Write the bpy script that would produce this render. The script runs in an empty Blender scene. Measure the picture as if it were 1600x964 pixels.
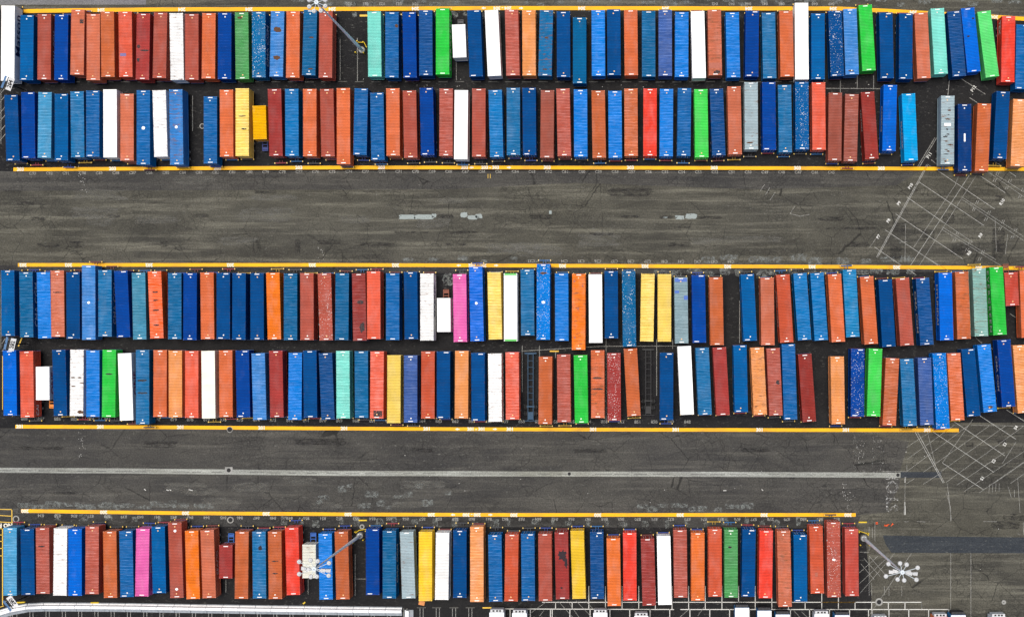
import bpy, bmesh, math, random
from mathutils import Vector, Matrix
random.seed(7)
R = math.radians
scene = bpy.context.scene
C = scene.collection

# ------------------------------------------------------------------ camera, sky, sun, exposure
H = 230.0                      # camera height above the yard (m)
FPX = 1930.0                   # focal length in photo pixels (photo 1600 x 964)
NX, NY = 990.0, 525.0          # the photo's nadir point
cam_d = bpy.data.cameras.new("camera")
cam = bpy.data.objects.new("camera", cam_d)
C.objects.link(cam)
cam.location = (0, 0, H)
cam.rotation_euler = (0, 0, 0)
cam_d.sensor_fit = 'HORIZONTAL'
cam_d.sensor_width = 36.0
cam_d.lens = 36.0 * FPX / 1600.0
cam_d.shift_x = (800.0 - NX) / 1600.0
cam_d.shift_y = (NY - 482.0) / 1600.0
cam_d.clip_start = 1.0
cam_d.clip_end = 3000.0
scene.camera = cam

SUN_EL, SUN_AZ = R(80), R(-40)
w = bpy.data.worlds.new("World")
scene.world = w
w.use_nodes = True
nt = w.node_tree
nt.nodes.clear()
sky = nt.nodes.new("ShaderNodeTexSky")
sky.sky_type = 'NISHITA'
sky.sun_disc = False
sky.sun_elevation = SUN_EL
sky.sun_rotation = SUN_AZ
sky.air_density = 1.0
sky.dust_density = 4.0
sky.ozone_density = 0.6
bg = nt.nodes.new("ShaderNodeBackground")
bg.inputs['Strength'].default_value = 0.05
wo = nt.nodes.new("ShaderNodeOutputWorld")
nt.links.new(sky.outputs[0], bg.inputs[0])
nt.links.new(bg.outputs[0], wo.inputs[0])

sd = bpy.data.lights.new("sun", 'SUN')
sd.energy = 1.5
sd.angle = R(30)
sd.color = (1.0, 0.95, 0.88)
sun = bpy.data.objects.new("sun", sd)
C.objects.link(sun)
sun.rotation_euler = (R(90) - SUN_EL, 0, math.pi - SUN_AZ)

scene.view_settings.view_transform = 'Standard'
scene.view_settings.look = 'None'
scene.view_settings.exposure = 1.15
scene.view_settings.gamma = 1.0
scene.view_settings.use_curve_mapping = False

# ------------------------------------------------------------------ helpers
def at(px, py, z=0.0):
    """world point at height z seen at photo pixel (px, py)"""
    s = (H - z) / FPX
    return Vector(((px - NX) * s, -(py - NY) * s, z))

def lin(c):
    return tuple(((v / 255.0) / 12.92 if v / 255.0 <= 0.04045 else ((v / 255.0 + 0.055) / 1.055) ** 2.4) for v in c)

def tag(o, label=None, cat=None, group=None, kind=None):
    if label: o['label'] = label
    if cat: o['category'] = cat
    if group: o['group'] = group
    if kind: o['kind'] = kind
    return o

def empty(name, loc, rz=0.0):
    o = bpy.data.objects.new(name, None)
    C.objects.link(o)
    o.location = loc
    o.rotation_euler = (0, 0, rz)
    o.empty_display_size = 0.3
    return o

def link_mesh(name, me, parent=None, loc=(0, 0, 0), rz=0.0, color=None):
    o = bpy.data.objects.new(name, me)
    C.objects.link(o)
    if parent is not None: o.parent = parent
    o.location = loc
    o.rotation_euler = (0, 0, rz)
    if color is not None: o.color = (color[0], color[1], color[2], 1.0)
    return o

class MB:
    def __init__(self):
        self.v, self.f, self.m = [], [], []
    def quad(self, a, b, c, d, m=0):
        n = len(self.v); self.v += [tuple(a), tuple(b), tuple(c), tuple(d)]
        self.f.append((n, n + 1, n + 2, n + 3)); self.m.append(m)
    def poly(self, pts, m=0):
        n = len(self.v); self.v += [tuple(p) for p in pts]
        self.f.append(tuple(range(n, n + len(pts)))); self.m.append(m)
    def box(self, x0, x1, y0, y1, z0, z1, m=0):
        n = len(self.v)
        self.v += [(x0, y0, z0), (x1, y0, z0), (x1, y1, z0), (x0, y1, z0), (x0, y0, z1), (x1, y0, z1), (x1, y1, z1), (x0, y1, z1)]
        for q in ((0, 3, 2, 1), (4, 5, 6, 7), (0, 1, 5, 4), (1, 2, 6, 5), (2, 3, 7, 6), (3, 0, 4, 7)):
            self.f.append(tuple(n + i for i in q)); self.m.append(m)
    def tube(self, p0, p1, r0, r1=None, n=10, m=0, caps=True):
        p0, p1 = Vector(p0), Vector(p1)
        r1 = r0 if r1 is None else r1
        d = (p1 - p0).normalized()
        a = d.orthogonal().normalized(); b = d.cross(a)
        k = len(self.v)
        for p, r in ((p0, r0), (p1, r1)):
            for i in range(n):
                t = 2 * math.pi * i / n
                self.v.append(tuple(p + a * (r * math.cos(t)) + b * (r * math.sin(t))))
        for i in range(n):
            j = (i + 1) % n
            self.f.append((k + i, k + j, k + n + j, k + n + i)); self.m.append(m)
        if caps:
            self.f.append(tuple(k + i for i in reversed(range(n)))); self.m.append(m)
            self.f.append(tuple(k + n + i for i in range(n))); self.m.append(m)
    def lathe(self, prof, cx=0, cy=0, n=20, m=0):
        k = len(self.v)
        for r, z in prof:
            for i in range(n):
                t = 2 * math.pi * i / n
                self.v.append((cx + r * math.cos(t), cy + r * math.sin(t), z))
        for s in range(len(prof) - 1):
            for i in range(n):
                j = (i + 1) % n
                a = k + s * n
                self.f.append((a + i, a + j, a + n + j, a + n + i)); self.m.append(m)
    def mesh(self, name, mats, smooth=False):
        me = bpy.data.meshes.new(name)
        me.from_pydata(self.v, [], self.f)
        for mt in mats: me.materials.append(mt)
        me.polygons.foreach_set('material_index', self.m)
        if smooth: me.polygons.foreach_set('use_smooth', [True] * len(self.f))
        me.update()
        return me
    def obj(self, name, mats, parent=None, loc=(0, 0, 0), rz=0.0, smooth=False, color=None):
        if not isinstance(mats, (list, tuple)): mats = [mats]
        return link_mesh(name, self.mesh(name, mats, smooth), parent, loc, rz, color)

# ------------------------------------------------------------------ materials
class NT:
    def __init__(self, name, rough=0.6, spec=0.4, metal=0.0):
        self.mat = bpy.data.materials.new(name)
        self.mat.use_nodes = True
        self.t = self.mat.node_tree
        self.p = self.t.nodes['Principled BSDF']
        self.p.inputs['Roughness'].default_value = rough
        self.p.inputs['Specular IOR Level'].default_value = spec
        self.p.inputs['Metallic'].default_value = metal
    def n(self, typ, **kw):
        nd = self.t.nodes.new(typ)
        for k, v in kw.items(): setattr(nd, k, v)
        return nd
    def set(self, sock, v):
        if hasattr(v, 'links'): self.t.links.new(v, sock)
        else: sock.default_value = v
        return sock
    def math(self, op, a, b=0.0, clamp=False):
        nd = self.n('ShaderNodeMath', operation=op, use_clamp=clamp)
        self.set(nd.inputs[0], a); self.set(nd.inputs[1], b)
        return nd.outputs[0]
    def mix(self, fac, a, b, blend='MIX'):
        nd = self.n('ShaderNodeMix', data_type='RGBA', blend_type=blend)
        self.set(nd.inputs[0], fac); self.set(nd.inputs[6], a); self.set(nd.inputs[7], b)
        return nd.outputs[2]
    def noise(self, vec, scale, detail=4.0, rough=0.55, dist=0.0):
        nd = self.n('ShaderNodeTexNoise')
        self.set(nd.inputs['Vector'], vec)
        nd.inputs['Scale'].default_value = scale
        nd.inputs['Detail'].default_value = detail
        nd.inputs['Roughness'].default_value = rough
        nd.inputs['Distortion'].default_value = dist
        return nd.outputs['Fac']
    def ramp(self, fac, lo, hi):
        nd = self.n('ShaderNodeMapRange')
        self.set(nd.inputs[0], fac)
        nd.inputs[1].default_value = lo; nd.inputs[2].default_value = hi
        return nd.outputs[0]
    def mapping(self, vec, scale=(1, 1, 1), loc=None):
        nd = self.n('ShaderNodeMapping')
        self.set(nd.inputs['Vector'], vec)
        nd.inputs['Scale'].default_value = scale
        if loc is not None: self.set(nd.inputs['Location'], loc)
        return nd.outputs[0]
    def obj_vec(self, seeded=True):
        tc = self.n('ShaderNodeTexCoord')
        if not seeded: return tc.outputs['Object']
        oi = self.n('ShaderNodeObjectInfo')
        rnd = self.math('MULTIPLY', oi.outputs['Random'], 300.0)
        cx = self.n('ShaderNodeCombineXYZ')
        self.set(cx.inputs[0], rnd); self.set(cx.inputs[1], rnd)
        va = self.n('ShaderNodeVectorMath', operation='ADD')
        self.set(va.inputs[0], tc.outputs['Object']); self.set(va.inputs[1], cx.outputs[0])
        return va.outputs[0]
    def bump(self, h, strength=0.3, dist=0.02):
        b = self.n('ShaderNodeBump')
        b.inputs['Strength'].default_value = strength
        b.inputs['Distance'].default_value = dist
        self.set(b.inputs['Height'], h)
        self.t.links.new(b.outputs[0], self.p.inputs['Normal'])
    def col(self, c):
        self.set(self.p.inputs['Base Color'], c)
        return self.mat

PITCH = 0.278

def paint(name, scuff=0.15, speck=0.0, rust=0.0, grime=0.25, ridges=True):
    """container paint: the object's own colour, with chalky ridges, scratches, bird lime and rust"""
    m = NT(name, rough=0.6, spec=0.02)
    oi = m.n('ShaderNodeObjectInfo')
    col = oi.outputs['Color']
    tc = m.n('ShaderNodeTexCoord')
    v = m.obj_vec()
    # broad tonal drift of old paint
    big = m.noise(m.mapping(v, (0.5, 0.22, 0.5)), 1.0, 3)
    hsv = m.n('ShaderNodeHueSaturation')
    m.set(hsv.inputs['Color'], col)
    sp0 = m.n('ShaderNodeSeparateXYZ'); m.set(sp0.inputs[0], tc.outputs['Object'])
    wn0 = m.n('ShaderNodeTexWhiteNoise', noise_dimensions='2D')
    cv = m.n('ShaderNodeCombineXYZ'); m.set(cv.inputs[0], m.math('FLOOR', m.math('MULTIPLY', sp0.outputs[1], 0.9))); m.set(cv.inputs[1], m.math('MULTIPLY', oi.outputs['Random'], 91.0))
    m.set(wn0.inputs['Vector'], cv.outputs[0])
    sheetv = m.math('MULTIPLY', m.math('SUBTRACT', wn0.outputs['Value'], 0.5), 0.14)
    m.set(hsv.inputs['Value'], m.math('ADD', m.math('ADD', m.math('MULTIPLY', big, 0.44), 0.78), sheetv))
    m.set(hsv.inputs['Saturation'], m.math('SUBTRACT', 1.06, m.math('MULTIPLY', m.ramp(m.noise(m.mapping(v, (0.7, 0.3, 1), (5, 5, 5)), 1.0, 4), 0.45, 0.8), 0.14)))
    c = hsv.outputs[0]
    # worn ridges: thin chalky lines across the roof
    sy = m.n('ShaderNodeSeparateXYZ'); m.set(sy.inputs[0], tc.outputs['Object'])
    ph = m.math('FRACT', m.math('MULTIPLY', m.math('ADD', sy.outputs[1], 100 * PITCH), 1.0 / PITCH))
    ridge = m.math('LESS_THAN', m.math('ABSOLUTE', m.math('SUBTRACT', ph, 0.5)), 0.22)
    streak = m.noise(m.mapping(v, (0.35, 3.2, 1.0)), 1.3, 5, 0.7)
    sc = m.ramp(streak, 0.62 - scuff * 0.35, 0.72 - scuff * 0.1)
    if ridges: sc = m.math('MULTIPLY', sc, m.math('ADD', m.math('MULTIPLY', ridge, 0.85), 0.15))
    hs2 = m.n('ShaderNodeHueSaturation')
    m.set(hs2.inputs['Color'], c); hs2.inputs['Value'].default_value = 1.75; hs2.inputs['Saturation'].default_value = 0.88
    chalk = m.mix(0.10, hs2.outputs[0], (0.55, 0.62, 0.66, 1))
    c = m.mix(m.math('MULTIPLY', sc, min(0.8, 0.14 + scuff)), c, chalk)
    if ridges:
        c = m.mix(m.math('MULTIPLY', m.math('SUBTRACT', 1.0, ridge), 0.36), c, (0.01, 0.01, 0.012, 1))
    if grime > 0:
        g = m.noise(m.mapping(v, (0.8, 2.0, 1.0)), 0.9, 6, 0.65)
        c = m.mix(m.math('MULTIPLY', m.ramp(g, 0.56, 0.78), grime), c, (0.035, 0.032, 0.03, 1))
    if rust > 0:
        g = m.noise(m.mapping(v, (0.55, 2.4, 1.0)), 1.0, 7, 0.75)
        k = m.ramp(g, 0.70 - rust * 0.16, 0.76 - rust * 0.12)
        c = m.mix(k, c, m.mix(m.noise(v, 6.0, 3), (0.10, 0.035, 0.015, 1), (0.26, 0.13, 0.07, 1)))
    # rust and dirt creeping in from the rails, ends and corners
    gs = m.n('ShaderNodeSeparateXYZ'); m.set(gs.inputs[0], tc.outputs['Generated'])
    ex = m.math('MULTIPLY', m.math('ABSOLUTE', m.math('SUBTRACT', gs.outputs[0], 0.5)), 2.0)
    ey = m.math('MULTIPLY', m.math('ABSOLUTE', m.math('SUBTRACT', gs.outputs[1], 0.5)), 2.0)
    edge = m.math('MAXIMUM', m.ramp(ex, 0.72, 1.0), m.ramp(ey, 0.90, 1.0))
    en = m.noise(m.mapping(v, (1.5, 1.0, 1), (17, 3, 0)), 1.7, 6, 0.75)
    amt = 0.50 + 0.25 * rust
    ek = m.math('MULTIPLY', m.ramp(m.math('ADD', en, m.math('MULTIPLY', edge, 0.22)), 0.70, 0.80), amt)
    tone = m.mix(oi.outputs['Random'], (0.025, 0.022, 0.020, 1), (0.15, 0.06, 0.03, 1))
    if ridges: c = m.mix(m.math('MULTIPLY', ek, edge), c, tone)
    if speck > 0:
        vo = m.n('ShaderNodeTexVoronoi', feature='F1')
        m.set(vo.inputs['Vector'], m.mapping(v, (1.0, 0.8, 0.01)))
        vo.inputs['Scale'].default_value = 5.0
        big2 = m.noise(m.mapping(v, (0.6, 0.25, 1)), 1.0, 2)
        thr = m.math('ADD', m.math('MULTIPLY', m.ramp(big2, 0.3, 0.75), 0.22 * speck), 0.10 * speck)
        sp = m.math('LESS_THAN', vo.outputs['Distance'], thr)
        keep = m.n('ShaderNodeSeparateColor'); m.set(keep.inputs[0], vo.outputs['Color'])
        sp = m.math('MULTIPLY', sp, m.math('GREATER_THAN', keep.outputs[0], 0.35))
        c = m.mix(m.math('MULTIPLY', sp, 0.85), c, (0.75, 0.75, 0.72, 1))
        m.bump(m.noise(m.mapping(v, (1.2, 0.5, 1)), 1.5, 3), 0.2, 0.03)
    return m.col(c)

PAINT = {
    '':  paint('container_paint_sound', 0.12, 0, 0, 0.18),
    's': paint('container_paint_scuffed', 0.55, 0, 0, 0.35),
    'p': paint('container_paint_spotted', 0.3, 1.0, 0, 0.2),
    'r': paint('container_paint_rusting', 0.3, 0, 1.0, 0.5),
    'w': paint('container_paint_smooth', 0.0, 0, 0, 0.22, ridges=False),
    'x': paint('container_paint_white_rusted', 0.1, 0, 0.8, 0.3),
}
WALLP = paint('container_wall_paint', 0.1, 0, 0.25, 0.55, ridges=False)

def simple(name, c, rough=0.6, var=0.25, scale=2.0, metal=0.0, spec=0.4):
    m = NT(name, rough, spec, metal)
    v = m.obj_vec()
    n = m.noise(v, scale, 5, 0.6)
    return m.col(m.mix(m.math('MULTIPLY', m.ramp(n, 0.4, 0.75), 1.0), tuple(c) + (1,), tuple(x * (1 - var) for x in c) + (1,)))

def tinted(name, rough=0.6, var=0.3, metal=0.0):
    m = NT(name, rough, 0.4, metal)
    oi = m.n('ShaderNodeObjectInfo')
    n = m.noise(m.obj_vec(), 2.5, 5, 0.65)
    return m.col(m.mix(m.math('MULTIPLY', m.ramp(n, 0.45, 0.8), var), oi.outputs['Color'], (0.03, 0.028, 0.025, 1)))

MT_TINT = tinted('painted_steel')
MT_PLATE = simple('white_plate', (0.78, 0.78, 0.76), 0.5, 0.2, 3)
MT_TYRE = simple('tyre_rubber', (0.018, 0.018, 0.018), 0.85, 0.3, 4)
MT_GALV = simple('galvanised_steel', (0.56, 0.62, 0.66), 0.5, 0.25, 1.0, 0.0)
MT_POLE = simple('pale_mast_steel', (0.78, 0.84, 0.88), 0.45, 0.12, 0.8)
MT_LAMP = simple('lamp_white', (0.56, 0.57, 0.57), 0.45, 0.15, 6)
MT_CONC = simple('concrete', (0.30, 0.30, 0.28), 0.85, 0.45, 1.2)
MT_DKCONC = simple('dirty_concrete', (0.10, 0.10, 0.092), 0.85, 0.5, 1.2)
MT_WHCONC = simple('whitewashed_concrete', (0.84, 0.85, 0.86), 0.75, 0.15, 1.0)
MT_YEL = simple('yellow_gloss_paint', (0.72, 0.50, 0.01), 0.5, 0.35, 2.0)
MT_BLACK = simple('black_steel', (0.012, 0.012, 0.014), 0.6, 0.2, 3)
MT_LENS = simple('amber_reflector', (0.75, 0.50, 0.08), 0.35, 0.2, 5)
MT_GLASS = simple('smoked_glass', (0.02, 0.025, 0.035), 0.15, 0.2, 2)

# ---- asphalt
def asphalt(name, base, light, dark, streaky=1.0, crack=1.0, cell=0.16, blue=0.0):
    m = NT(name, rough=0.9, spec=0.2)
    tc = m.n('ShaderNodeTexCoord')
    v = tc.outputs['Object']
    big = m.noise(m.mapping(v, (0.6, 1.5, 1)), 0.03, 6, 0.6)
    mid = m.noise(m.mapping(v, (0.5, 1.0, 1)), 0.22, 7, 0.65, 0.6)
    c = m.mix(m.ramp(big, 0.35, 0.65), tuple(base) + (1,), tuple(x * 0.72 for x in (base[0], base[1] * 1.02, base[2] * (1.14 + blue))) + (1,))
    # repair plates: big blocky cells of slightly different mix
    vo = m.n('ShaderNodeTexVoronoi', feature='F1', distance='CHEBYCHEV')
    m.set(vo.inputs['Vector'], m.mapping(v, (0.045, 0.17, 1)))
    vo.inputs['Scale'].default_value = 1.0
    pc = m.n('ShaderNodeSeparateColor'); m.set(pc.inputs[0], vo.outputs['Color'])
    c = m.mix(m.math('MULTIPLY', m.ramp(pc.outputs[0], 0.55, 1.0), 0.30), c, tuple(dark) + (1,))
    c = m.mix(m.math('MULTIPLY', m.ramp(pc.outputs[1], 0.7, 1.0), 0.16), c, tuple(light) + (1,))
    # mottling
    c = m.mix(m.math('MULTIPLY', m.ramp(mid, 0.45, 0.75), 0.40), c, tuple(light) + (1,))
    c = m.mix(m.math('MULTIPLY', m.ramp(mid, 0.50, 0.25), 0.45), c, tuple(dark) + (1,))
    # wheel wear streaks along the lanes
    st = m.noise(m.mapping(v, (0.05, 1.0, 1)), 0.8, 8, 0.7)
    st2 = m.noise(m.mapping(v, (0.12, 0.8, 1), (31, 7, 0)), 0.9, 8, 0.75)
    c = m.mix(m.math('MULTIPLY', m.ramp(st, 0.50, 0.70), 0.55 * streaky), c, tuple(x * 1.35 for x in light) + (1,))
    patch = m.noise(m.mapping(v, (0.35, 1, 1), (9, 3, 0)), 0.12, 3)
    dk = m.math('MULTIPLY', m.ramp(st2, 0.60, 0.74), m.ramp(patch, 0.5, 0.66))
    c = m.mix(m.math('MULTIPLY', dk, 0.8 * streaky), c, (0.012, 0.012, 0.012, 1))
    # flaked, bleached aggregate
    fl = m.noise(m.mapping(v, (0.7, 1.3, 1)), 1.6, 9, 0.8)
    flm = m.math('MULTIPLY', m.ramp(fl, 0.56, 0.68), m.ramp(patch, 0.66, 0.44))
    c = m.mix(m.math('MULTIPLY', flm, 0.62), c, (0.20, 0.20, 0.18, 1))
    # fine grain
    gr = m.noise(v, 4.0, 4, 0.9)
    c = m.mix(1.0, c, m.mix(m.ramp(gr, 0.3, 0.7), (0.42, 0.42, 0.42, 1), (1.55, 1.55, 1.55, 1)), 'MULTIPLY')
    # cracks: warped cell edges at two sizes
    wn = m.n('ShaderNodeTexNoise'); m.set(wn.inputs['Vector'], v); wn.inputs['Scale'].default_value = 1.3; wn.inputs['Detail'].default_value = 5
    wv = m.n('ShaderNodeVectorMath', operation='MULTIPLY_ADD')
    m.set(wv.inputs[0], wn.outputs['Color']); wv.inputs[1].default_value = (0.7, 0.7, 0); m.set(wv.inputs[2], v)
    for sc_, wd, reg, amt in ((cell * 1.5, 0.0065, 0.50, 0.6), (cell * 6, 0.028, 0.54, 0.38), (1.7, 0.05, 0.56, 0.28)):
        ve = m.n('ShaderNodeTexVoronoi', feature='DISTANCE_TO_EDGE')
        m.set(ve.inputs['Vector'], m.mapping(wv.outputs[0], (0.8, 1.0, 0.0)))
        ve.inputs['Scale'].default_value = sc_
        k = m.ramp(ve.outputs['Distance'], wd * 1.8, wd * 0.5)
        rg = m.ramp(m.noise(m.mapping(v, (1, 1, 1), (sc_ * 100, 5, 0)), 0.09, 4), reg - 0.05, reg + 0.06)
        c = m.mix(m.math('MULTIPLY', m.math('MULTIPLY', k, rg), amt * crack), c, (0.008, 0.008, 0.008, 1))
    m.bump(gr, 0.4, 0.02)
    return m.col(c)

MT_LANE = asphalt('lane_asphalt', (0.066, 0.063, 0.0485), (0.125, 0.120, 0.094), (0.027, 0.026, 0.023), 1.5, 1.2)
MT_LANE2 = asphalt('blue_grey_asphalt', (0.055, 0.053, 0.047), (0.098, 0.094, 0.080), (0.026, 0.026, 0.027), 0.9, 1.2, 0.14, 0.0)
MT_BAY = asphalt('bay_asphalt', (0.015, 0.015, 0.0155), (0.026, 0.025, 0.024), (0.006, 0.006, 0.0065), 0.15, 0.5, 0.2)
MT_MID = asphalt('patched_asphalt', (0.038, 0.037, 0.034), (0.085, 0.085, 0.078), (0.015, 0.015, 0.015), 0.5, 1.2, 0.2)
MT_NEWP = asphalt('fresh_asphalt', (0.033, 0.039, 0.045), (0.055, 0.06, 0.062), (0.020, 0.023, 0.027), 0.9, 0.3)

def worn(name, c, wear=0.5, scale=1.6, grime=0.3, soft=0.04, top=1.0, squash=(1, 1, 1)):
    """road paint; where it has worn away the asphalt below shows"""
    m = NT(name, 0.7, 0.3)
    tc = m.n('ShaderNodeTexCoord')
    v = tc.outputs['Object']
    n = m.noise(m.mapping(v, squash), scale, 8, 0.8)
    g = m.noise(m.mapping(v, (0.3, 1, 1)), 0.6, 6, 0.7)
    col = m.mix(m.math('MULTIPLY', m.ramp(g, 0.45, 0.75), grime), tuple(c) + (1,), (0.09, 0.08, 0.06, 1))
    m.col(col)
    tr = m.n('ShaderNodeBsdfTransparent')
    mx = m.n('ShaderNodeMixShader')
    lo = 0.5 + (wear - 0.5) * 0.45
    m.set(mx.inputs[0], m.math('MULTIPLY', m.ramp(n, lo - soft, lo + soft), top))
    m.t.links.new(tr.outputs[0], mx.inputs[1])
    m.t.links.new(m.p.outputs[0], mx.inputs[2])
    out = [x for x in m.t.nodes if x.type == 'OUTPUT_MATERIAL'][0]
    m.t.links.new(mx.outputs[0], out.inputs['Surface'])
    return m.mat

MT_YLINE = worn('yellow_line_paint', (0.86, 0.43, 0.002), 0.14, 1.6, 0.5, 0.06)
MT_WTEXT = worn('white_number_paint', (0.72, 0.68, 0.58), 0.05, 2.5, 0.1)
MT_WLINE = worn('white_line_paint', (0.66, 0.66, 0.62), 0.15, 1.8, 0.2, 0.12, .92)
MT_FADED = worn('faded_white_paint', (0.52, 0.52, 0.48), 0.35, 1.2, 0.2, 0.25, .62)
MT_DIAG = worn('hatch_paint', (0.54, 0.54, 0.50), 0.34, 1.6, 0.2, 0.2, .80)
MT_GHOST = worn('ghost_white_paint', (0.42, 0.42, 0.40), 0.62, 2.6, 0.2)
MT_YTHIN = worn('thin_yellow_paint', (0.72, 0.46, 0.06), 0.15, 1.8, 0.2)
MT_BLEACH = worn('bleached_repair', (0.17, 0.185, 0.175), 0.54, 1.5, 0.25, 0.07, .85)
MT_PALE = worn('pale_patch', (0.15, 0.148, 0.13), 0.60, 1.0, 0.3, 0.14, .7, (0.35, 1.6, 1))
MT_STRIP = asphalt('drain_strip_concrete', (0.26, 0.265, 0.23), (0.40, 0.42, 0.38), (0.12, 0.12, 0.09), 0.9, 0.2, 0.3)
MT_OIL = worn('oil_stain', (0.014, 0.013, 0.013), 0.56, 1.6, 0.0, 0.10, .8, (0.4, 1.3, 1))
MT_SLAB = asphalt('old_concrete_slab', (0.17, 0.17, 0.17), (0.22, 0.22, 0.22), (0.11, 0.11, 0.11), 0.2, 0.3)

# ------------------------------------------------------------------ ground
def sheet(name, pts, mat, z):
    mb = MB(); mb.poly([(p[0], p[1], z) for p in pts])
    o = mb.obj(name, mat); o['kind'] = 'structure'
    return o

g = 1500.0
sheet('ground', [(-g, -g), (g, -g), (g, g), (-g, g)], MT_LANE, 0.0)

def P(x, y): 
    q = at(x, y); return (q.x, q.y)

# bays: darker tarmac under the rows
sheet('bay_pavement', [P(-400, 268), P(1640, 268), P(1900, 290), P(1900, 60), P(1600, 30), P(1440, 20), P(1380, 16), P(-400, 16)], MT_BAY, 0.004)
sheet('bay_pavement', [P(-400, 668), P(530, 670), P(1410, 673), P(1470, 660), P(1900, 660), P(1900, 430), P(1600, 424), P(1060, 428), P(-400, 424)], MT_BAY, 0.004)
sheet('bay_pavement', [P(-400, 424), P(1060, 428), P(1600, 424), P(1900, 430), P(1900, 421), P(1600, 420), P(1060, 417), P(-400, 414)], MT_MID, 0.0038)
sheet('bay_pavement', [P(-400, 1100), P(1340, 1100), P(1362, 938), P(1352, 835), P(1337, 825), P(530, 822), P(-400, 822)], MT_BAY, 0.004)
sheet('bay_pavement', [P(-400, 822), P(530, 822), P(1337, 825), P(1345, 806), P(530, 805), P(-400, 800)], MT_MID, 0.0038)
# lower lane: blue-grey tarmac
sheet('lane_pavement', [P(-400, 734), P(-400, 668), P(530, 671), P(1340, 675), P(1420, 690), P(1405, 740), P(530, 738)], MT_LANE2, 0.003)
sheet('lane_pavement', [P(-400, 734), P(-400, 799), P(530, 804), P(1340, 805), P(1385, 800), P(1405, 760), P(1407, 741), P(530, 738)], MT_LANE2, 0.0028)
sheet('slab_pavement', [P(-300, -200), P(228, -200), P(228, 8), P(-300, 8)], MT_SLAB, 0.005)

sheet('lane_pavement', [P(-400, 300), P(-400, 267), P(600, 266), P(1440, 267), P(1400, 290), P(1180, 296), P(900, 286), P(700, 296), P(400, 297)], MT_LANE2, 0.0035)
# drain strip
mb = MB()
sp = [(-100, 733.8), (0, 734.2), (180, 735.2), (357, 737), (530, 739), (800, 740), (1100, 740.5), (1407, 742)]
for (x0, y0), (x1, y1) in zip(sp, sp[1:]):
    mb.quad((*P(x0, y0 + 4.1), .010), (*P(x1, y1 + 4.1), .010), (*P(x1, y1 - 3.9), .010), (*P(x0, y0 - 3.9), .010))
o = mb.obj('drain_strip', MT_STRIP); o['kind'] = 'structure'
mb = MB()
for x in range(-60, 1380, 30):
    if random.random() < .75:
        y = 734 + 8 * (x / 1400)
        if x < 530: y = 734.3 + 4.7 * max(0, x) / 530
        else: y = 739 + 2.5 * (x - 530) / 870
        L = random.uniform(12, 28)
        mb.quad((*P(x, y + .5), .014), (*P(x + L, y + .6), .014), (*P(x + L, y), .014), (*P(x, y - .1), .014))
o = mb.obj('drain_slot', MT_BLACK); o['kind'] = 'structure'
sheet('repair_pavement', [P(1407, 737), P(1471, 737), P(1471, 746), P(1407, 746)], MT_NEWP, 0.0115)
sheet('repair_pavement', [P(1379, 836), P(1480, 838), P(1900, 842), P(1900, 865), P(1600, 864), P(1393, 863), P(1384, 850)], MT_NEWP, 0.0115)

def blotch(mb, px, py, pw, ph, z, n=22, rag=0.22):
    cx, cy = at(px, py).xy
    s = H / FPX
    pts = []
    for i in range(n):
        t = 2 * math.pi * i / n
        ct, st_ = math.cos(t), math.sin(t)
        k = 1.0 / max(abs(ct), abs(st_)) ** 0.8
        k *= 1 - rag * random.random()
        pts.append((cx + ct * k * pw * s / 2, cy + st_ * k * ph * s / 2, z))
    mb.poly(pts)

mb = MB()
for a in ((636, 339, 28, 8), (662, 339, 34, 8), (678, 337, 8, 6), (725, 336, 12, 9), (738, 340, 18, 7), (748, 338, 12, 8), (1062, 340, 16, 7), (1080, 338, 20, 9),
          (860, 332, 5, 6), (1040, 340, 8, 3)):
    blotch(mb, *a, 0.006)
o = mb.obj('bleached_pavement_repair', worn('bleached_block', (0.26, 0.30, 0.29), 0.30, 1.3, 0.25)); o['kind'] = 'structure'
mb = MB()
rr = random.Random(3)
for x in range(1110, 1440, 34): blotch(mb, x + rr.uniform(-6, 6), 405 + rr.uniform(-3, 4), rr.uniform(18, 34), rr.uniform(7, 15), 0.006 + rr.random() * .001)
for x in range(1030, 1430, 26): blotch(mb, x + rr.uniform(-6, 6), 425 + rr.uniform(-2, 3), rr.uniform(14, 28), rr.uniform(8, 14), 0.0062 + rr.random() * .001)
for x in range(640, 860, 40): blotch(mb, x + rr.uniform(-6, 6), 406 + rr.uniform(-3, 3), rr.uniform(8, 26), rr.uniform(4, 10), 0.006 + rr.random() * .001)
for x in range(700, 800, 24): blotch(mb, x, 432 + rr.uniform(-6, 6), rr.uniform(14, 24), rr.uniform(18, 30), 0.006 + rr.random() * .001)
for x in range(40, 330, 18): blotch(mb, x + rr.uniform(-6, 6), 790 + rr.uniform(-4, 3), rr.uniform(14, 30), rr.uniform(7, 14), 0.006 + rr.random() * .001)
for x in range(90, 330, 40): blotch(mb, x, 808 + rr.uniform(-2, 5), rr.uniform(8, 18), rr.uniform(6, 16), 0.0063 + rr.random() * .001)
for x in range(1000, 1180, 17): blotch(mb, x + rr.uniform(-6, 6), 793 + rr.uniform(-4, 3), rr.uniform(14, 24), rr.uniform(7, 12), 0.006 + rr.random() * .001)
for x in range(440, 1330, 30): blotch(mb, x + rr.uniform(-8, 8), 816 + rr.uniform(-4, 4), rr.uniform(5, 14), rr.uniform(8, 18), 0.0063 + rr.random() * .001)
for x in range(560, 800, 24): blotch(mb, x + rr.uniform(-8, 8), 26 + rr.uniform(-6, 6), rr.uniform(8, 20), rr.uniform(8, 16), 0.0063 + rr.random() * .001)
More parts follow.
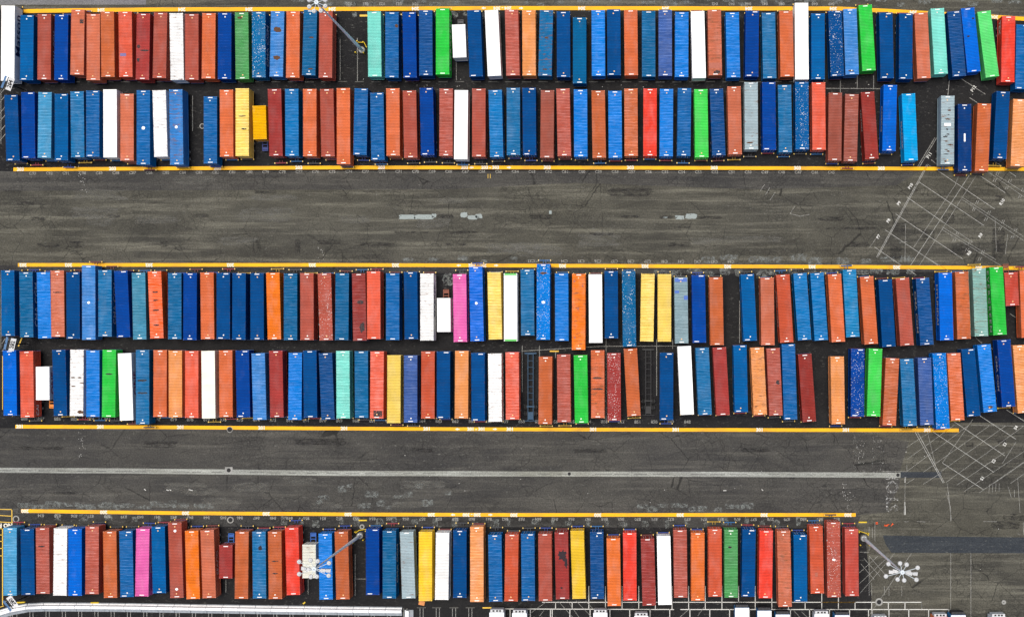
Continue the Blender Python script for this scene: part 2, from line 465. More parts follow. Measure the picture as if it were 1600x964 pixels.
for x in range(460, 1600, 28): blotch(mb, x + rr.uniform(-8, 8), 4 + rr.uniform(-6, 4), rr.uniform(10, 26), rr.uniform(5, 11), 0.0063 + rr.random() * .001)
for x in range(500, 700, 16): blotch(mb, x + rr.uniform(-12, 12), rr.uniform(755, 795), rr.uniform(10, 24), rr.uniform(5, 12), 0.0063 + rr.random() * .001)
o = mb.obj('bleached_pavement', MT_BLEACH); o['kind'] = 'structure'
mb = MB()
for k in range(16): blotch(mb, rr.uniform(100, 1200), rr.uniform(280, 400), rr.uniform(40, 110), rr.uniform(10, 30), 0.0055 + k * .0001, 26, .3)
for k in range(10): blotch(mb, rr.uniform(100, 700), rr.uniform(750, 790), rr.uniform(30, 80), rr.uniform(8, 18), 0.0075 + k * .0001, 26, .3)
o = mb.obj('pale_pavement', MT_PALE); o['kind'] = 'structure'
mb = MB()
for a in ((177, 338, 24, 6), (120, 382, 26, 12), (120, 395, 22, 8), (75, 383, 40, 7), (256, 382, 14, 10), (313, 337, 30, 6), (60, 342, 24, 7), (695, 338, 30, 7),
          (640, 363, 60, 4), (725, 363, 45, 4), (590, 382, 60, 6), (700, 382, 70, 5), (465, 385, 10, 24), (515, 378, 40, 10), (845, 339, 40, 8), (1110, 340, 40, 6),
          (1040, 339, 24, 7), (1065, 355, 30, 4), (1060, 382, 40, 8), (1300, 342, 44, 8), (1330, 357, 90, 4), (1340, 382, 44, 9), (1482, 342, 20, 18), (1450, 368, 22, 18),
          (1405, 358, 20, 12), (1425, 298, 20, 6), (1562, 310, 18, 10), (985, 339, 30, 5), (1400, 395, 20, 24), (985, 300, 80, 14), (1500, 392, 30, 20), (1560, 380, 24, 50),
          (1120, 744, 14, 6), (1235, 747, 14, 4), (1180, 703, 50, 7), (920, 704, 60, 8), (250, 694, 60, 12), (60, 700, 90, 6), (500, 690, 90, 12), (660, 703, 40, 8),
          (1565, 690, 14, 8), (1515, 694, 14, 8), (100, 770, 40, 5), (1570, 820, 50, 14), (1585, 808, 40, 12), (40, 318, 30, 6), (940, 366, 40, 5), (415, 300, 40, 6), (590, 300, 60, 4), (20, 300, 30, 5)):
    blotch(mb, *a, 0.0085)
o = mb.obj('oil_stained_pavement', MT_OIL); o['kind'] = 'structure'

# ------------------------------------------------------------------ painted lines
def strip(mb, pts, wpx, z=0.012):
    """line through photo pixels, width in pixels"""
    q = [at(x, y).xy for x, y in pts]
    hw = wpx * H / FPX / 2
    for a, b in zip(q, q[1:]):
        d = (b - a).normalized(); n = Vector((-d.y, d.x)) * hw
        mb.quad((*(a - n), z), (*(b - n), z), (*(b + n), z), (*(a + n), z))

YL = {
 'A': [(37, 18), (150, 16.3), (265, 15.3), (530, 14.6), (800, 13.2), (1050, 13.6), (1310, 14), (1375, 17), (1440, 20.5), (1540, 26), (1600, 30), (1700, 37)],
 'B': [(21, 265), (260, 263.6), (530, 262), (800, 262), (1320, 263.3), (1600, 264.5), (1700, 265)],
 'C': [(28, 414), (530, 414), (800, 415), (1060, 416), (1330, 417), (1600, 419), (1700, 420)],
 'D': [(24, 666.3), (260, 667.3), (530, 669.3), (800, 670.5), (1060, 671.3), (1498, 672)],
 'E': [(33, 797.8), (260, 801), (530, 803), (800, 804), (1337, 804)],
}
def yat(row, x):
    p = YL[row]
    for (x0, y0), (x1, y1) in zip(p, p[1:]):
        if x <= x1: return y0 + (y1 - y0) * (x - x0) / (x1 - x0)
    return p[-1][1]
mb = MB()
for k in YL: strip(mb, YL[k], 5.6 if k != 'A' else 6.2)
o = mb.obj('yellow_bay_line', MT_YLINE); o['kind'] = 'structure'

def text_mesh(items, name, mat, bold=0.03):
    """items: (string, (px,py) centre, height in px, rotation degrees) -> one mesh of painted characters"""
    mb = MB()
    for s, (px, py), hp, rot in items:
        cu = bpy.data.curves.new('t', 'FONT')
        cu.body = s; cu.size = 1.0; cu.align_x = 'CENTER'; cu.align_y = 'CENTER'; cu.offset = bold; cu.resolution_u = 2
        to = bpy.data.objects.new('t', cu); C.objects.link(to)
        dg = bpy.context.evaluated_depsgraph_get()
        me = to.evaluated_get(dg).to_mesh()
        size = hp * H / FPX / 0.72
        c, sn = math.cos(R(rot)), math.sin(R(rot))
        p = at(px, py)
        n = len(mb.v)
        for v in me.vertices:
            x, y = v.co.x * size, v.co.y * size
            mb.v.append((p.x + x * c - y * sn, p.y + x * sn + y * c, 0.016))
        for f in me.polygons:
            mb.f.append(tuple(n + i for i in f.vertices)); mb.m.append(0)
        to.evaluated_get(dg).to_mesh_clear()
        bpy.data.objects.remove(to); bpy.data.curves.remove(cu)
    o = mb.obj(name, mat); o['kind'] = 'structure'
    return o

T = []
def arrows(row, x, a, b, rot):
    s = a + ' - ' + b
    y = yat(row, x)
    T.append((s, (x, y), 5.2, rot))
    AR.append((x - 29, y, -1)); AR.append((x + 29, y, 1))
AR = []
for x in (158, 284, 389, 519, 649): T.append(('204', (x, yat('A', x)), 5.4, 180))
for x in (909, 1040, 1170, 1302, 1427, 1554): T.append(('304', (x, yat('A', x)), 5.4, 180))
arrows('A', 785, '204', '304', 180)
for x in (32, 176, 340, 467, 596, 726): T.append(('203', (x, yat('B', x)), 5.4, 0))
for x in (855, 985, 1116, 1246, 1377): T.append(('303', (x, yat('B', x)), 5.4, 0))
arrows('B', 766, '203', '303', 0)
for x in (36, 107, 233, 360, 488, 618): T.append(('202', (x, yat('C', x)), 5.4, 180))
for x in (879, 1008, 1137, 1269, 1401, 1529): T.append(('302', (x, yat('C', x)), 5.4, 180))
arrows('C', 746, '202', '302', 180)
for x in (31, 157, 282, 409, 538, 667): T.append(('201', (x, yat('D', x)), 5.4, 0))
for x in (797, 927, 1056, 1187, 1322, 1449): T.append(('301', (x, yat('D', x)), 5.4, 0))
arrows('D', 744, '201', '301', 0)
for x in (39, 162, 290, 416, 544, 674): T.append(('200', (x, yat('E', x)), 5.4, 180))
for x in (803, 934, 1063, 1194, 1325): T.append(('300', (x, yat('E', x)), 5.4, 180))
arrows('E', 737, '200', '300', 180)
T.append(('NO PARKING', (-7.5, 820.3), 6.4, 180))
text_mesh(T, 'bay_block_number', MT_WTEXT, 0.045)
mb = MB()
for x, y, d in AR:
    strip(mb, [(x - 3 * d, y), (x, y)], 1.8, 0.016)
    a, b, c_ = at(x, y - 2.2), at(x, y + 2.2), at(x + 4 * d, y)
    mb.poly([(a.x, a.y, .016), (b.x, b.y, .016), (c_.x, c_.y, .016)])
o = mb.obj('direction_arrow', MT_WTEXT); o['kind'] = 'structure'

G = []
for x in range(-4, 62):
    X = 675 + (x - 24) * 26
    if 40 < X < 1310: G.append(('C%d' % max(1, round(69 - (X - 675) / 26)), (X, yat('B', X) + 6.6), 4.6, 0))
for i in range(52):
    X = 38 + i * 25.9
    if X < 1080: G.append(('%d' % round(875 - (X - 363) / 25.9), (X, yat('D', X) - 12), 5.0, 0))
for i in range(32):
    X = 830 + i * 26
    if X < 1150: G.append(('C%d' % round(44 + (X - 1140) / 26), (X, yat('C', X) - 7.5), 4.6, 180))
for i in range(60):
    X = 64 + i * 25.9
    if X < 1330: G.append(('%d' % round(883 - (1322 - X) / 25.9), (X, yat('E', X) + 6.6), 4.8, 180))
for i in range(30):
    X = 545 + i * 26
    if X < 660 or 1100 < X < 1330: G.append(('%03d' % round(50 - (1325 - X) / 26), (X, 6.5), 4.6, 180))
text_mesh(G, 'bay_number', MT_FADED, 0.02)

# diagonal markings at the right
def L7(*p): return [(1340 + x / 5.073, 240 + y / 5.073) for x, y in p]
def L4(*p): return [(1200 + x / 4.0, 640 + y / 4.0) for x, y in p]
mb = MB()
for seg in (((640, 140), (1085, 440)), ((485, 225), (1000, 570)), ((390, 345), (700, 560)), ((300, 478), (833, 835)), ((218, 605), (635, 885)), ((135, 742), (345, 885)),
            ((400, 915), (465, 964)), ((890, 165), (420, 885)), ((548, 90), (150, 820)), ((556, 95), (158, 825)), ((975, 180), (1170, 312)), ((1200, 145), (1255, 182))):
    strip(mb, L7(*seg), 0.72)
for seg in (((920, 140), (1095, 458)), ((935, 140), (1102, 455)), ((1030, 137), (1412, 390)), ((1160, 72), (1480, 287)), ((1325, 38), (1550, 184)), ((1490, 0), (1600, 70)), ((1090, 332), (1345, 497))):
    strip(mb, L4(*seg), 0.85)
for seg in (((863, 260), (863, 265)), ((858, 420), (856, 455)), ((855, 575), (853, 655))):
    strip(mb, L4(*seg), 1.8)
o = mb.obj('hatch_marking', MT_DIAG); o['kind'] = 'structure'
mb = MB()
# bottom right grid
strip(mb, [(847, 940.3), (1440.6, 940.3)], 1.2); strip(mb, [(1440, 940), (1440, 951)], 1.2)
strip(mb, [(772, 950.6), (1053, 951.6)], 1.3); strip(mb, [(1063, 951.6), (1482.5, 951.6)], 1.3)
strip(mb, [(1482.5, 951), (1482.5, 956)], 1.3)
for i in range(23):
    x = 868 + 26.0 * i
    if x < 1442: strip(mb, [(x, 915 if 1 < i < 18 else 940), (x, 951)], 1.1)
for x in (797, 828.6, 860, 862.8, 890.4, 922, 953, 984, 1015.5, 1046.5, 1078, 1109, 1140, 1265, 1296, 1327.5, 1357, 1362.5, 1389, 1420, 1451, 1016, 1171, 1235):
    strip(mb, [(x, 951), (x, 1010)], 1.2)
strip(mb, [(1414, 790), (1414, 804)], 1.8)
o = mb.obj('white_line_marking', MT_WLINE); o['kind'] = 'structure'

mb = MB()
for seg in (((940, 175), (490, 885)), ((700, 560), (916, 705)), ((825, 345), (1319, 660)), ((825, 362), (1319, 692)), ((665, 600), (1140, 890)), ((670, 582), (1095, 842)), ((1040, 150), (1319, 345)),
            ((1090, 165), (1319, 308)), ((780, 240), (440, 750)), ((490, 790), (740, 940)), ((800, 180), (775, 245)), ((550, 85), (590, 110)), ((1080, 60), (1140, 100)),
            ((170, 640), (95, 745)), ((380, 560), (375, 860)), ((330, 705), (395, 700)), ((1090, 520), (1100, 780)), ((1190, 640), (1170, 800))):
    strip(mb, L7(*seg), 0.6)
for (x, y) in ((945, 385), (1040, 465), (1150, 540), (1250, 605), (1205, 215), (1310, 285), (1110, 155), (790, 630), (890, 705), (990, 780)):
    for d in (0, 16):
        strip(mb, L7((x + d, y - 12), (x + d - 12, y + 14)), 0.8)
        strip(mb, L7((x + d - 25, y + 45), (x + d - 37, y + 70)), 0.8)
for seg in (((865, 235), (1010, 140)), ((875, 305), (1165, 95)), ((860, 390), (1250, 100)), ((865, 460), (915, 430)), ((970, 390), (1390, 95)), ((970, 465), (1080, 395)), ((1080, 385), (1485, 100)),
            ((1110, 455), (1600, 100)), ((1180, 470), (1480, 265)), ((1225, 510), (1600, 260)), ((1320, 518), (1600, 325)), ((1410, 460), (1600, 330)), ((1515, 460), (1600, 400)),
            ((997, 140), (1055, 380)), ((1090, 332), (1280, 60)), ((1550, 200), (1465, 335)), ((1270, 97), (1600, 101)), ((1120, 460), (1145, 690)), ((1115, 520), (1140, 610)), ((1128, 515), (1146, 690)),
            ((868, 345), (868, 380)), ((857, 460), (855, 575)), ((850, 698), (880, 698)), ((930, 697), (985, 700)), ((1345, 697), (1430, 698)), ((1595, 700), (1597, 780)), ((1560, 430), (1575, 640)),
            ((1385, 465), (1380, 520)), ((1405, 465), (1402, 515)), ((1425, 460), (1422, 510)), ((1445, 460), (1444, 510)), ((1500, 480), (1520, 545)), ((1540, 500), (1540, 545)), ((710, 385), (860, 385)), ((632, 730), (632, 880)), ((652, 735), (652, 800))):
    strip(mb, L4(*seg), 0.6)
for p in ([(1187, 300), (1195, 288)], [(1196, 305), (1203, 293)], [(1203, 313), (1211, 301)], [(1234.5, 334), (1242, 322)], [(1234, 334), (1250, 338), (1266, 335)],
          [(1485.5, 864), (1485.5, 952)], [(1517, 864), (1517, 970)], [(1485, 790), (1485.5, 814)], [(1424, 864), (1356, 964)], [(1398, 864), (1344, 926)], [(1367, 815), (1367, 846)], [(1350, 863), (1357, 863)],
          [(1342, 895), (1372, 868)], [(1342, 912), (1385, 872)], [(1345, 880), (1366, 905)], [(1350, 872), (1375, 900)], [(1358, 868), (1384, 898)], [(1343, 862), (1358, 862)],
          [(1358, 870), (1358, 930)], [(1362, 910), (1362, 930)], [(1382, 915), (1382, 930)], [(1389, 915), (1389, 930)], [(1409, 915), (1409, 930)], [(820, 964), (853, 940)], [(872, 938), (895, 964)], [(886, 937), (905, 964)], [(900, 938), (925, 964)], [(915, 938), (935, 960)],
          [(843, 962), (850, 953)], [(1062, 964), (1078, 950)], [(1090, 962), (1100, 948)], [(1252, 955), (1262, 964)], [(1240, 953), (1250, 964)]):
    strip(mb, p, 0.65)
# double lines under the barrier and bays on the left
for i in range(28):
    x = 46.6 + 25.4 * i
    if x < 770:
        y0 = 949 if x > 640 else 950
        strip(mb, [(x, y0), (x, 975)], 1.0); strip(mb, [(x + 5, y0), (x + 5, 975)], 1.0)
# inner bay lines
for x, y0, y1 in ((531.5, 62, 126), (558.5, 60, 127), (713, 98, 126), (301, 150, 205), (816, 540, 612), (843, 540, 560), (947, 528, 545), (1026, 530, 618), (1051, 530, 545), (1339.5, 118, 140), (1365, 118, 140), (1155.5, 470, 536), (947, 536, 660), (868, 550, 560), (555, 865, 930), (481.5, 903, 928), (353, 905, 925),
                  (1287, 126, 160), (1313, 126, 160)):
    strip(mb, [(x, y0), (x, y1)], 1.0)
strip(mb, [(1290, 138.5), (1376, 139)], 1.0); strip(mb, [(815, 548.5), (940, 541)], 0.9); strip(mb, [(940, 541), (1060, 540.5)], 0.9); strip(mb, [(555, 904), (572, 904)], 0.9)
strip(mb, [(1484, 112), (1540, 148)], 0.9); strip(mb, [(1484, 118), (1481, 150)], 1.2); strip(mb, [(1515, 153), (1527, 161)], 1.2)
strip(mb, [(1543, 540), (1600, 578)], 0.9); strip(mb, [(1525, 528), (1534, 536)], 0.9)
strip(mb, [(1578, 490), (1590, 498)], .9)
strip(mb, [(1464, 215), (1436, 262)], 1.0); strip(mb, [(1461, 215), (1433, 262)], 1.0); strip(mb, [(1455, 250), (1470, 262)], 1.0)
# hatch at the left edge
for y in (148, 160, 177, 190, 206, 220): strip(mb, [(0, y), (9, y - 11)], 1.0)
strip(mb, [(1.5, 140), (1.5, 225)], .9); strip(mb, [(1.4, 425), (1.4, 545)], .9); strip(mb, [(3, 537), (8, 529), (16, 531)], .9); strip(mb, [(3, 549), (8.5, 541)], .9)
strip(mb, [(19.5, 930), (19.5, 942)], 1.8); strip(mb, [(19.5, 953), (19.5, 975)], 1.8); strip(mb, [(8, 941), (14, 931)], 1.2); strip(mb, [(14, 975), (17, 955)], 1.2); strip(mb, [(26.5, 953), (26.5, 975)], 1)
o = mb.obj('faded_line_marking', MT_FADED); o['kind'] = 'structure'

mb = MB()
strip(mb, [(-5, 795.3), (19.2, 795.6)], 1.2); strip(mb, [(18.6, 795), (18.6, 821)], 1.3); strip(mb, [(-5, 804.6), (18.5, 806)], 1.1); strip(mb, [(-5, 814.6), (18.5, 816)], 1.1)
strip(mb, [(-5, 825), (8, 825.8)], 1.1); strip(mb, [(4, 825), (4, 945)], 1.4)
for y in (835, 845, 856, 867.5): strip(mb, [(-5, y), (4, y + .4)], 1.1)
strip(mb, [(4, 556), (4, 640)], .9); strip(mb, [(0, 948), (6, 946)], 1.0)
strip(mb, [(30.5, 537), (34, 528)], 1.8); strip(mb, [(28.6, 541), (30, 538.5)], 1.8)
strip(mb, [(1283, 940.3), (1337, 940.3)], 1.2)
strip(mb, [(562, 25), (576, 25)], 3.0); strip(mb, [(859, 548.7), (873, 548.7)], 2.0)
strip(mb, [(754, 949), (768, 949)], 2.0)
for x in (762.5, 766): strip(mb, [(x, 272), (x, 279)], .8)
o = mb.obj('thin_yellow_marking', MT_YTHIN); o['kind'] = 'structure'

F = [('P10', (1340 + 420 / 5.073, 240 + 260 / 5.073), 4.6, 57), ('P9', (1340 + 328 / 5.073, 240 + 395 / 5.073), 4.6, 57), ('P8', (1340 + 245 / 5.073, 240 + 533 / 5.073), 4.6, 57), ('P7', (1340 + 165 / 5.073, 240 + 660 / 5.073), 4.6, 57),
     ('R8', (1340 + 885 / 5.073, 240 + 790 / 5.073), 4.8, 57), ('R9', (1340 + 975 / 5.073, 240 + 650 / 5.073), 4.8, 57), ('R10', (1340 + 1145 / 5.073, 240 + 385 / 5.073), 4.8, 57),
     ('S1', (1380 + 830 / 5.355, 640 + 573 / 5.355), 4.8, 57), ('S2', (1380 + 925 / 5.355, 640 + 430 / 5.355), 4.8, 57), ('S3', (1380 + 1018 / 5.355, 640 + 290 / 5.355), 4.8, 57), ('S4', (1380 + 1110 / 5.355, 640 + 150 / 5.355), 4.8, 57),
     ('P12', (1521, 139), 5.0, 57), ('P11', (1452, 243), 5.0, 57)]
text_mesh(F, 'slot_number', MT_WLINE, 0.02)
text_mesh([('STOP', (1395, 768), 19, 90)], 'stop_marking', MT_GHOST, 0.03)
text_mesh([('STOP', (1344, 711), 19, 90), ('STOP', (1373, 711), 19, 90)], 'stop_marking', worn('vanishing_white_paint', (0.45, 0.45, 0.42), 0.72, 2.4, 0.2), 0.03)
mb = MB()
for x in (260, 265, 295, 225, 1190, 1130): 
    strip(mb, [(x, 766 + rr.uniform(-3, 3)), (x + rr.uniform(2, 6), 766)], 1.0)
for k in range(90):
    X, Y = rr.choice(((126, 272), (127, 675), (128, 700), (1321, 768), (1328, 780), (130, 287), (500, 400), (1345, 705))); x = X + rr.uniform(-5, 5); y = Y + rr.uniform(-14, 14)
    strip(mb, [(x, y), (x + .7, y)], .7)
for k in range(60):
    x, y = rr.uniform(540, 1580), rr.uniform(118, 150) if rr.random() < .5 else rr.uniform(700, 960)
    strip(mb, [(x, y), (x + rr.uniform(.5, 1.4), y + rr.uniform(-.5, .5))], .7)
o = mb.obj('paint_flecks', MT_WLINE); o['kind'] = 'structure'

# ------------------------------------------------------------------ container meshes
WID = 2.44
def roof_mesh(L, variant, name):
    mb = MB()
    hw, hl = WID / 2, L / 2
    rail = 0.07
    # edge rails
    mb.box(-hw, -hw + rail, -hl, hl, -0.09, 0.0); mb.box(hw - rail, hw, -hl, hl, -0.09, 0.0)
    if variant == 'w':
        mb.box(-hw + rail, hw - rail, -hl, hl, -0.09, -0.004)
    else:
        for s in (-1, 1):
            y0, y1 = sorted((s * hl, s * (hl - 0.42)))
            mb.box(-hw + rail, hw - rail, y0, y1, -0.09, -0.005)
        ye = hl - 0.42
        n0 = int(math.ceil((-ye) / PITCH)); n1 = int(math.floor(ye / PITCH))
        pts = [(-ye, -0.03)]
        for k in range(n0, n1):
            y = k * PITCH
            pts += [(y + .20 * PITCH, -0.035), (y + .30 * PITCH, -0.012), (y + .70 * PITCH, -0.012), (y + .80 * PITCH, -0.035)]
        pts.append((ye, -0.03))
        x0, x1 = -hw + rail, hw - rail
        for (ya, za), (yb, zb) in zip(pts, pts[1:]):
            mb.quad((x0, ya, za), (x1, ya, za), (x1, yb, zb), (x0, yb, zb))
    # corner castings
    for sx in (-1, 1):
        for sy in (-1, 1):
            x0, x1 = sorted((sx * (hw + .003), sx * (hw - .17))); y0, y1 = sorted((sy * (hl + .003), sy * (hl - .18)))
            mb.box(x0, x1, y0, y1, -0.115, 0.008, 1)
    return mb.mesh(name, [PAINT[variant], MT_TINT])

def wall_mesh(L, Hh, smooth):
    mb = MB()
    hw, hl = WID / 2, L / 2
    t = -0.092
    b = -Hh
    for s in (-1, 1):
        xs = s * (hw - .02)
        mb.box(*sorted((s * (hw - .10), s * hw)), -hl, hl, b, b + .16)                 # bottom rail
        for e in (-1, 1):                                                               # corner posts
            mb.box(*sorted((s * (hw - .12), s * (hw - .001))), *sorted((e * (hl - .001), e * (hl - .14))), b + .16, t)
        n = int((L - .3) / PITCH)
        y = -hl + .145
        step = (L - .29) / n
        pr = []
        for k in range(n):
            if smooth: pr += [(y, 0), (y + step, 0)]
            else: pr += [(y, -.036), (y + step * .25, -.036), (y + step * .38, 0), (y + step * .87, 0)]
            y += step
        pr.append((hl - .145, -.036))
        for (ya, da), (yb, db) in zip(pr, pr[1:]):
            xa, xb = xs + s * da, xs + s * db
            q = [(xa, ya, b + .16), (xb, yb, b + .16), (xb, yb, t), (xa, ya, t)]
            if s < 0: q.reverse()
            mb.poly(q)
    # front end wall (local +y end), corrugated
    n = 8; step = (WID - .26) / n; x = -hw + .13
    pr = []
    for k in range(n):
        pr += [(x, .04), (x + step * .3, .04), (x + step * .45, 0), (x + step * .85, 0)]; x += step
    pr.append((hw - .13, .04))
    for (xa, da), (xb, db) in zip(pr, pr[1:]):
        mb.poly([(xb, hl - .02 - db, b + .16), (xa, hl - .02 - da, b + .16), (xa, hl - .02 - da, t), (xb, hl - .02 - db, t)])
    mb.box(-hw + .1, hw - .1, hl - .1, hl - .001, b, b + .16)
    mb.box(-hw + .1, hw - .1, -hl + .001, -hl + .1, b, b + .16)
    mb.box(-hw + .1, hw - .1, -hl + .1, hl - .1, b + .05, b + .12)                       # floor
    return mb.mesh('wall', [WALLP])

def door_mesh(s, L, Hh):
    mb = MB()
    hl = L / 2
    x0, x1 = (0.006, 1.095) if s > 0 else (-1.095, -0.006)
    mb.box(x0, x1, -hl + .012, -hl + .06, -Hh + .17, -.10)
    for fx in (.28, .68):
        x = x0 + (x1 - x0) * fx
        mb.tube((x, -hl - .01, -Hh + .14), (x, -hl - .01, -.13), .022, n=6, m=1)
        mb.box(x - .05, x + .05, -hl - .02, -hl + .012, -Hh + 1.1, -Hh + 1.16, 1)
    for z in (-.6, -1.3, -2.0):
        mb.box(x0 + .06, x1 - .06, -hl + .002, -hl + .012, z - .05, z + .05)
    return mb.mesh('door', [WALLP, MT_GALV])

SIZES = {'40': 12.19, '45': 13.72, '20': 6.06}
HBOX = 2.9
ROOF, WALL, DOOR = {}, {}, {}
for k, L in SIZES.items():
    for v in PAINT: ROOF[k, v] = roof_mesh(L, v, 'roof')
    for sm in (False, True): WALL[k, sm] = wall_mesh(L, HBOX, sm)
    for s in (-1, 1): DOOR[k, s] = door_mesh(s, L, HBOX)
mb = MB(); mb.box(-.42, .42, -.075, .075, .0, .012); ME_DECAL = mb.mesh('roof_decal', [MT_PLATE])
mb = MB(); mb.lathe([(0.0, .014), (.13, .014), (.13, .0)], n=8); ME_DOT = mb.mesh('roof_marker', [MT_TINT])

# chassis
def chassis_mesh(L):
    mb = MB()
    hl = L / 2
    for s in (-1, 1):
        mb.box(*sorted((s * .40, s * .54)), -hl + .1, hl - .1, .78, 1.12)
    n = int(L / 1.5)
    for k in range(n + 1):
        y = -hl + .15 + (L - .3) * k / n
        mb.box(-.40, .40, y - .05, y + .05, .85, 1.05)
    for y in (-hl + .12, hl - .12):
        mb.box(-1.18, 1.18, y - .11, y + .11, .90, 1.149)
    for s in (-1, 1):
        mb.box(*sorted((s * .60, s * .72)), hl - 3.0, hl - 2.85, .05, .84)
    for y in (-hl + 1.5, -hl + 2.85):
        mb.tube((-1.0, y, .52), (1.0, y, .52), .07, n=8)
        for s in (-1, 1):
            for x in (s * .72, s * 1.06):
                mb.tube((x - .13, y, .52), (x + .13, y, .52), .52, n=16, m=1)
            mb.tube((s * 1.19, y, .52), (s * 1.225, y, .52), .2, n=10, m=2)
    return mb.mesh('container_chassis', [MT_TINT, MT_TYRE, MT_CONC])
CHAS = {k: chassis_mesh(L) for k, L in (('40', 12.3), ('45', 13.8), ('20', 6.2))}
mb = MB(); mb.box(-1.17, 1.17, -.09, .09, .72, 1.0); mb.box(-.3, -.18, .09, .5, .74, .9); mb.box(.18, .3, .09, .5, .74, .9)
for s in (-1, 1): mb.box(*sorted((s * 1.05, s * 1.2)), -.12, .11, .74, 1.02, 1)
ME_BUMP = mb.mesh('rear_bumper', [MT_TINT, MT_LENS])
mb = MB()
for s in (-1, 1): mb.box(*sorted((s * .42, s * .54)), -1.6, .1, .84, 1.06)
for y in (-1.55, -1.0, -.45): mb.box(-.42, .42, y - .07, y + .07, .88, 1.04)
mb.box(-.42, .42, -1.4, -.9, .98, 1.00)
ME_TAIL = mb.mesh('tail_frame', [MT_TINT])

# ------------------------------------------------------------------ the rows: xt yt xb yb colour flags  (zoom-window pixels)
COL = {  # code: (sRGB of the paint as photographed, wording, short wording)
 'N': ((0, 78, 142), 'navy blue', 'navy'), 'R': ((0, 72, 160), 'royal blue', 'royal blue'), 'B': ((0, 100, 168), 'mid blue', 'mid blue'),
 'A': ((2, 126, 218), 'azure blue', 'azure'), 'T': ((18, 104, 156), 'teal blue', 'teal'), 'S': ((44, 116, 168), 'steel blue', 'steel blue'),
 'L': ((78, 142, 212), 'light blue', 'light blue'), 'K': ((84, 160, 204), 'sky blue', 'sky blue'), 'Y': ((50, 175, 240), 'bright cyan', 'cyan'),
 'M': ((138, 228, 212), 'mint green', 'mint'), 'G': ((72, 208, 88), 'bright green', 'green'), 'g': ((84, 156, 92), 'leaf green', 'leaf green'), 'j': ((110, 228, 130), 'pale green', 'pale green'),
 'b': ((186, 82, 66), 'brick red', 'brick'), 'c': ((172, 56, 52), 'crimson', 'crimson'), 'd': ((158, 50, 42), 'dark red', 'dark red'),
 'a': ((214, 108, 78), 'salmon', 'salmon'), 'o': ((228, 106, 62), 'orange', 'orange'), 'u': ((206, 98, 54), 'rust orange', 'rust orange'),
 'k': ((238, 92, 68), 'coral red', 'coral'), 'O': ((255, 118, 22), 'bright orange', 'bright orange'), 'q': ((248, 150, 86), 'pale orange', 'pale orange'), 'r': ((246, 60, 46), 'bright red', 'red'),
 'W': ((255, 255, 252), 'white', 'white'), 'w': ((240, 240, 225), 'cream white', 'cream'), 'y': ((246, 214, 116), 'pale yellow', 'pale yellow'),
 'z': ((250, 184, 2), 'golden yellow', 'golden'), 'P': ((246, 100, 176), 'pink', 'pink'), 'e': ((178, 198, 204), 'pale grey', 'grey'),
 'v': ((72, 102, 166), 'slate blue', 'slate blue'), 'n': ((168, 82, 66), 'brown', 'brown'), 't': ((72, 142, 172), 'grey teal', 'grey teal'), 'h': ((150, 195, 185), 'grey green', 'grey green'),
}
WIN = 270 / 1600.0
WE = 270 / 1496.0
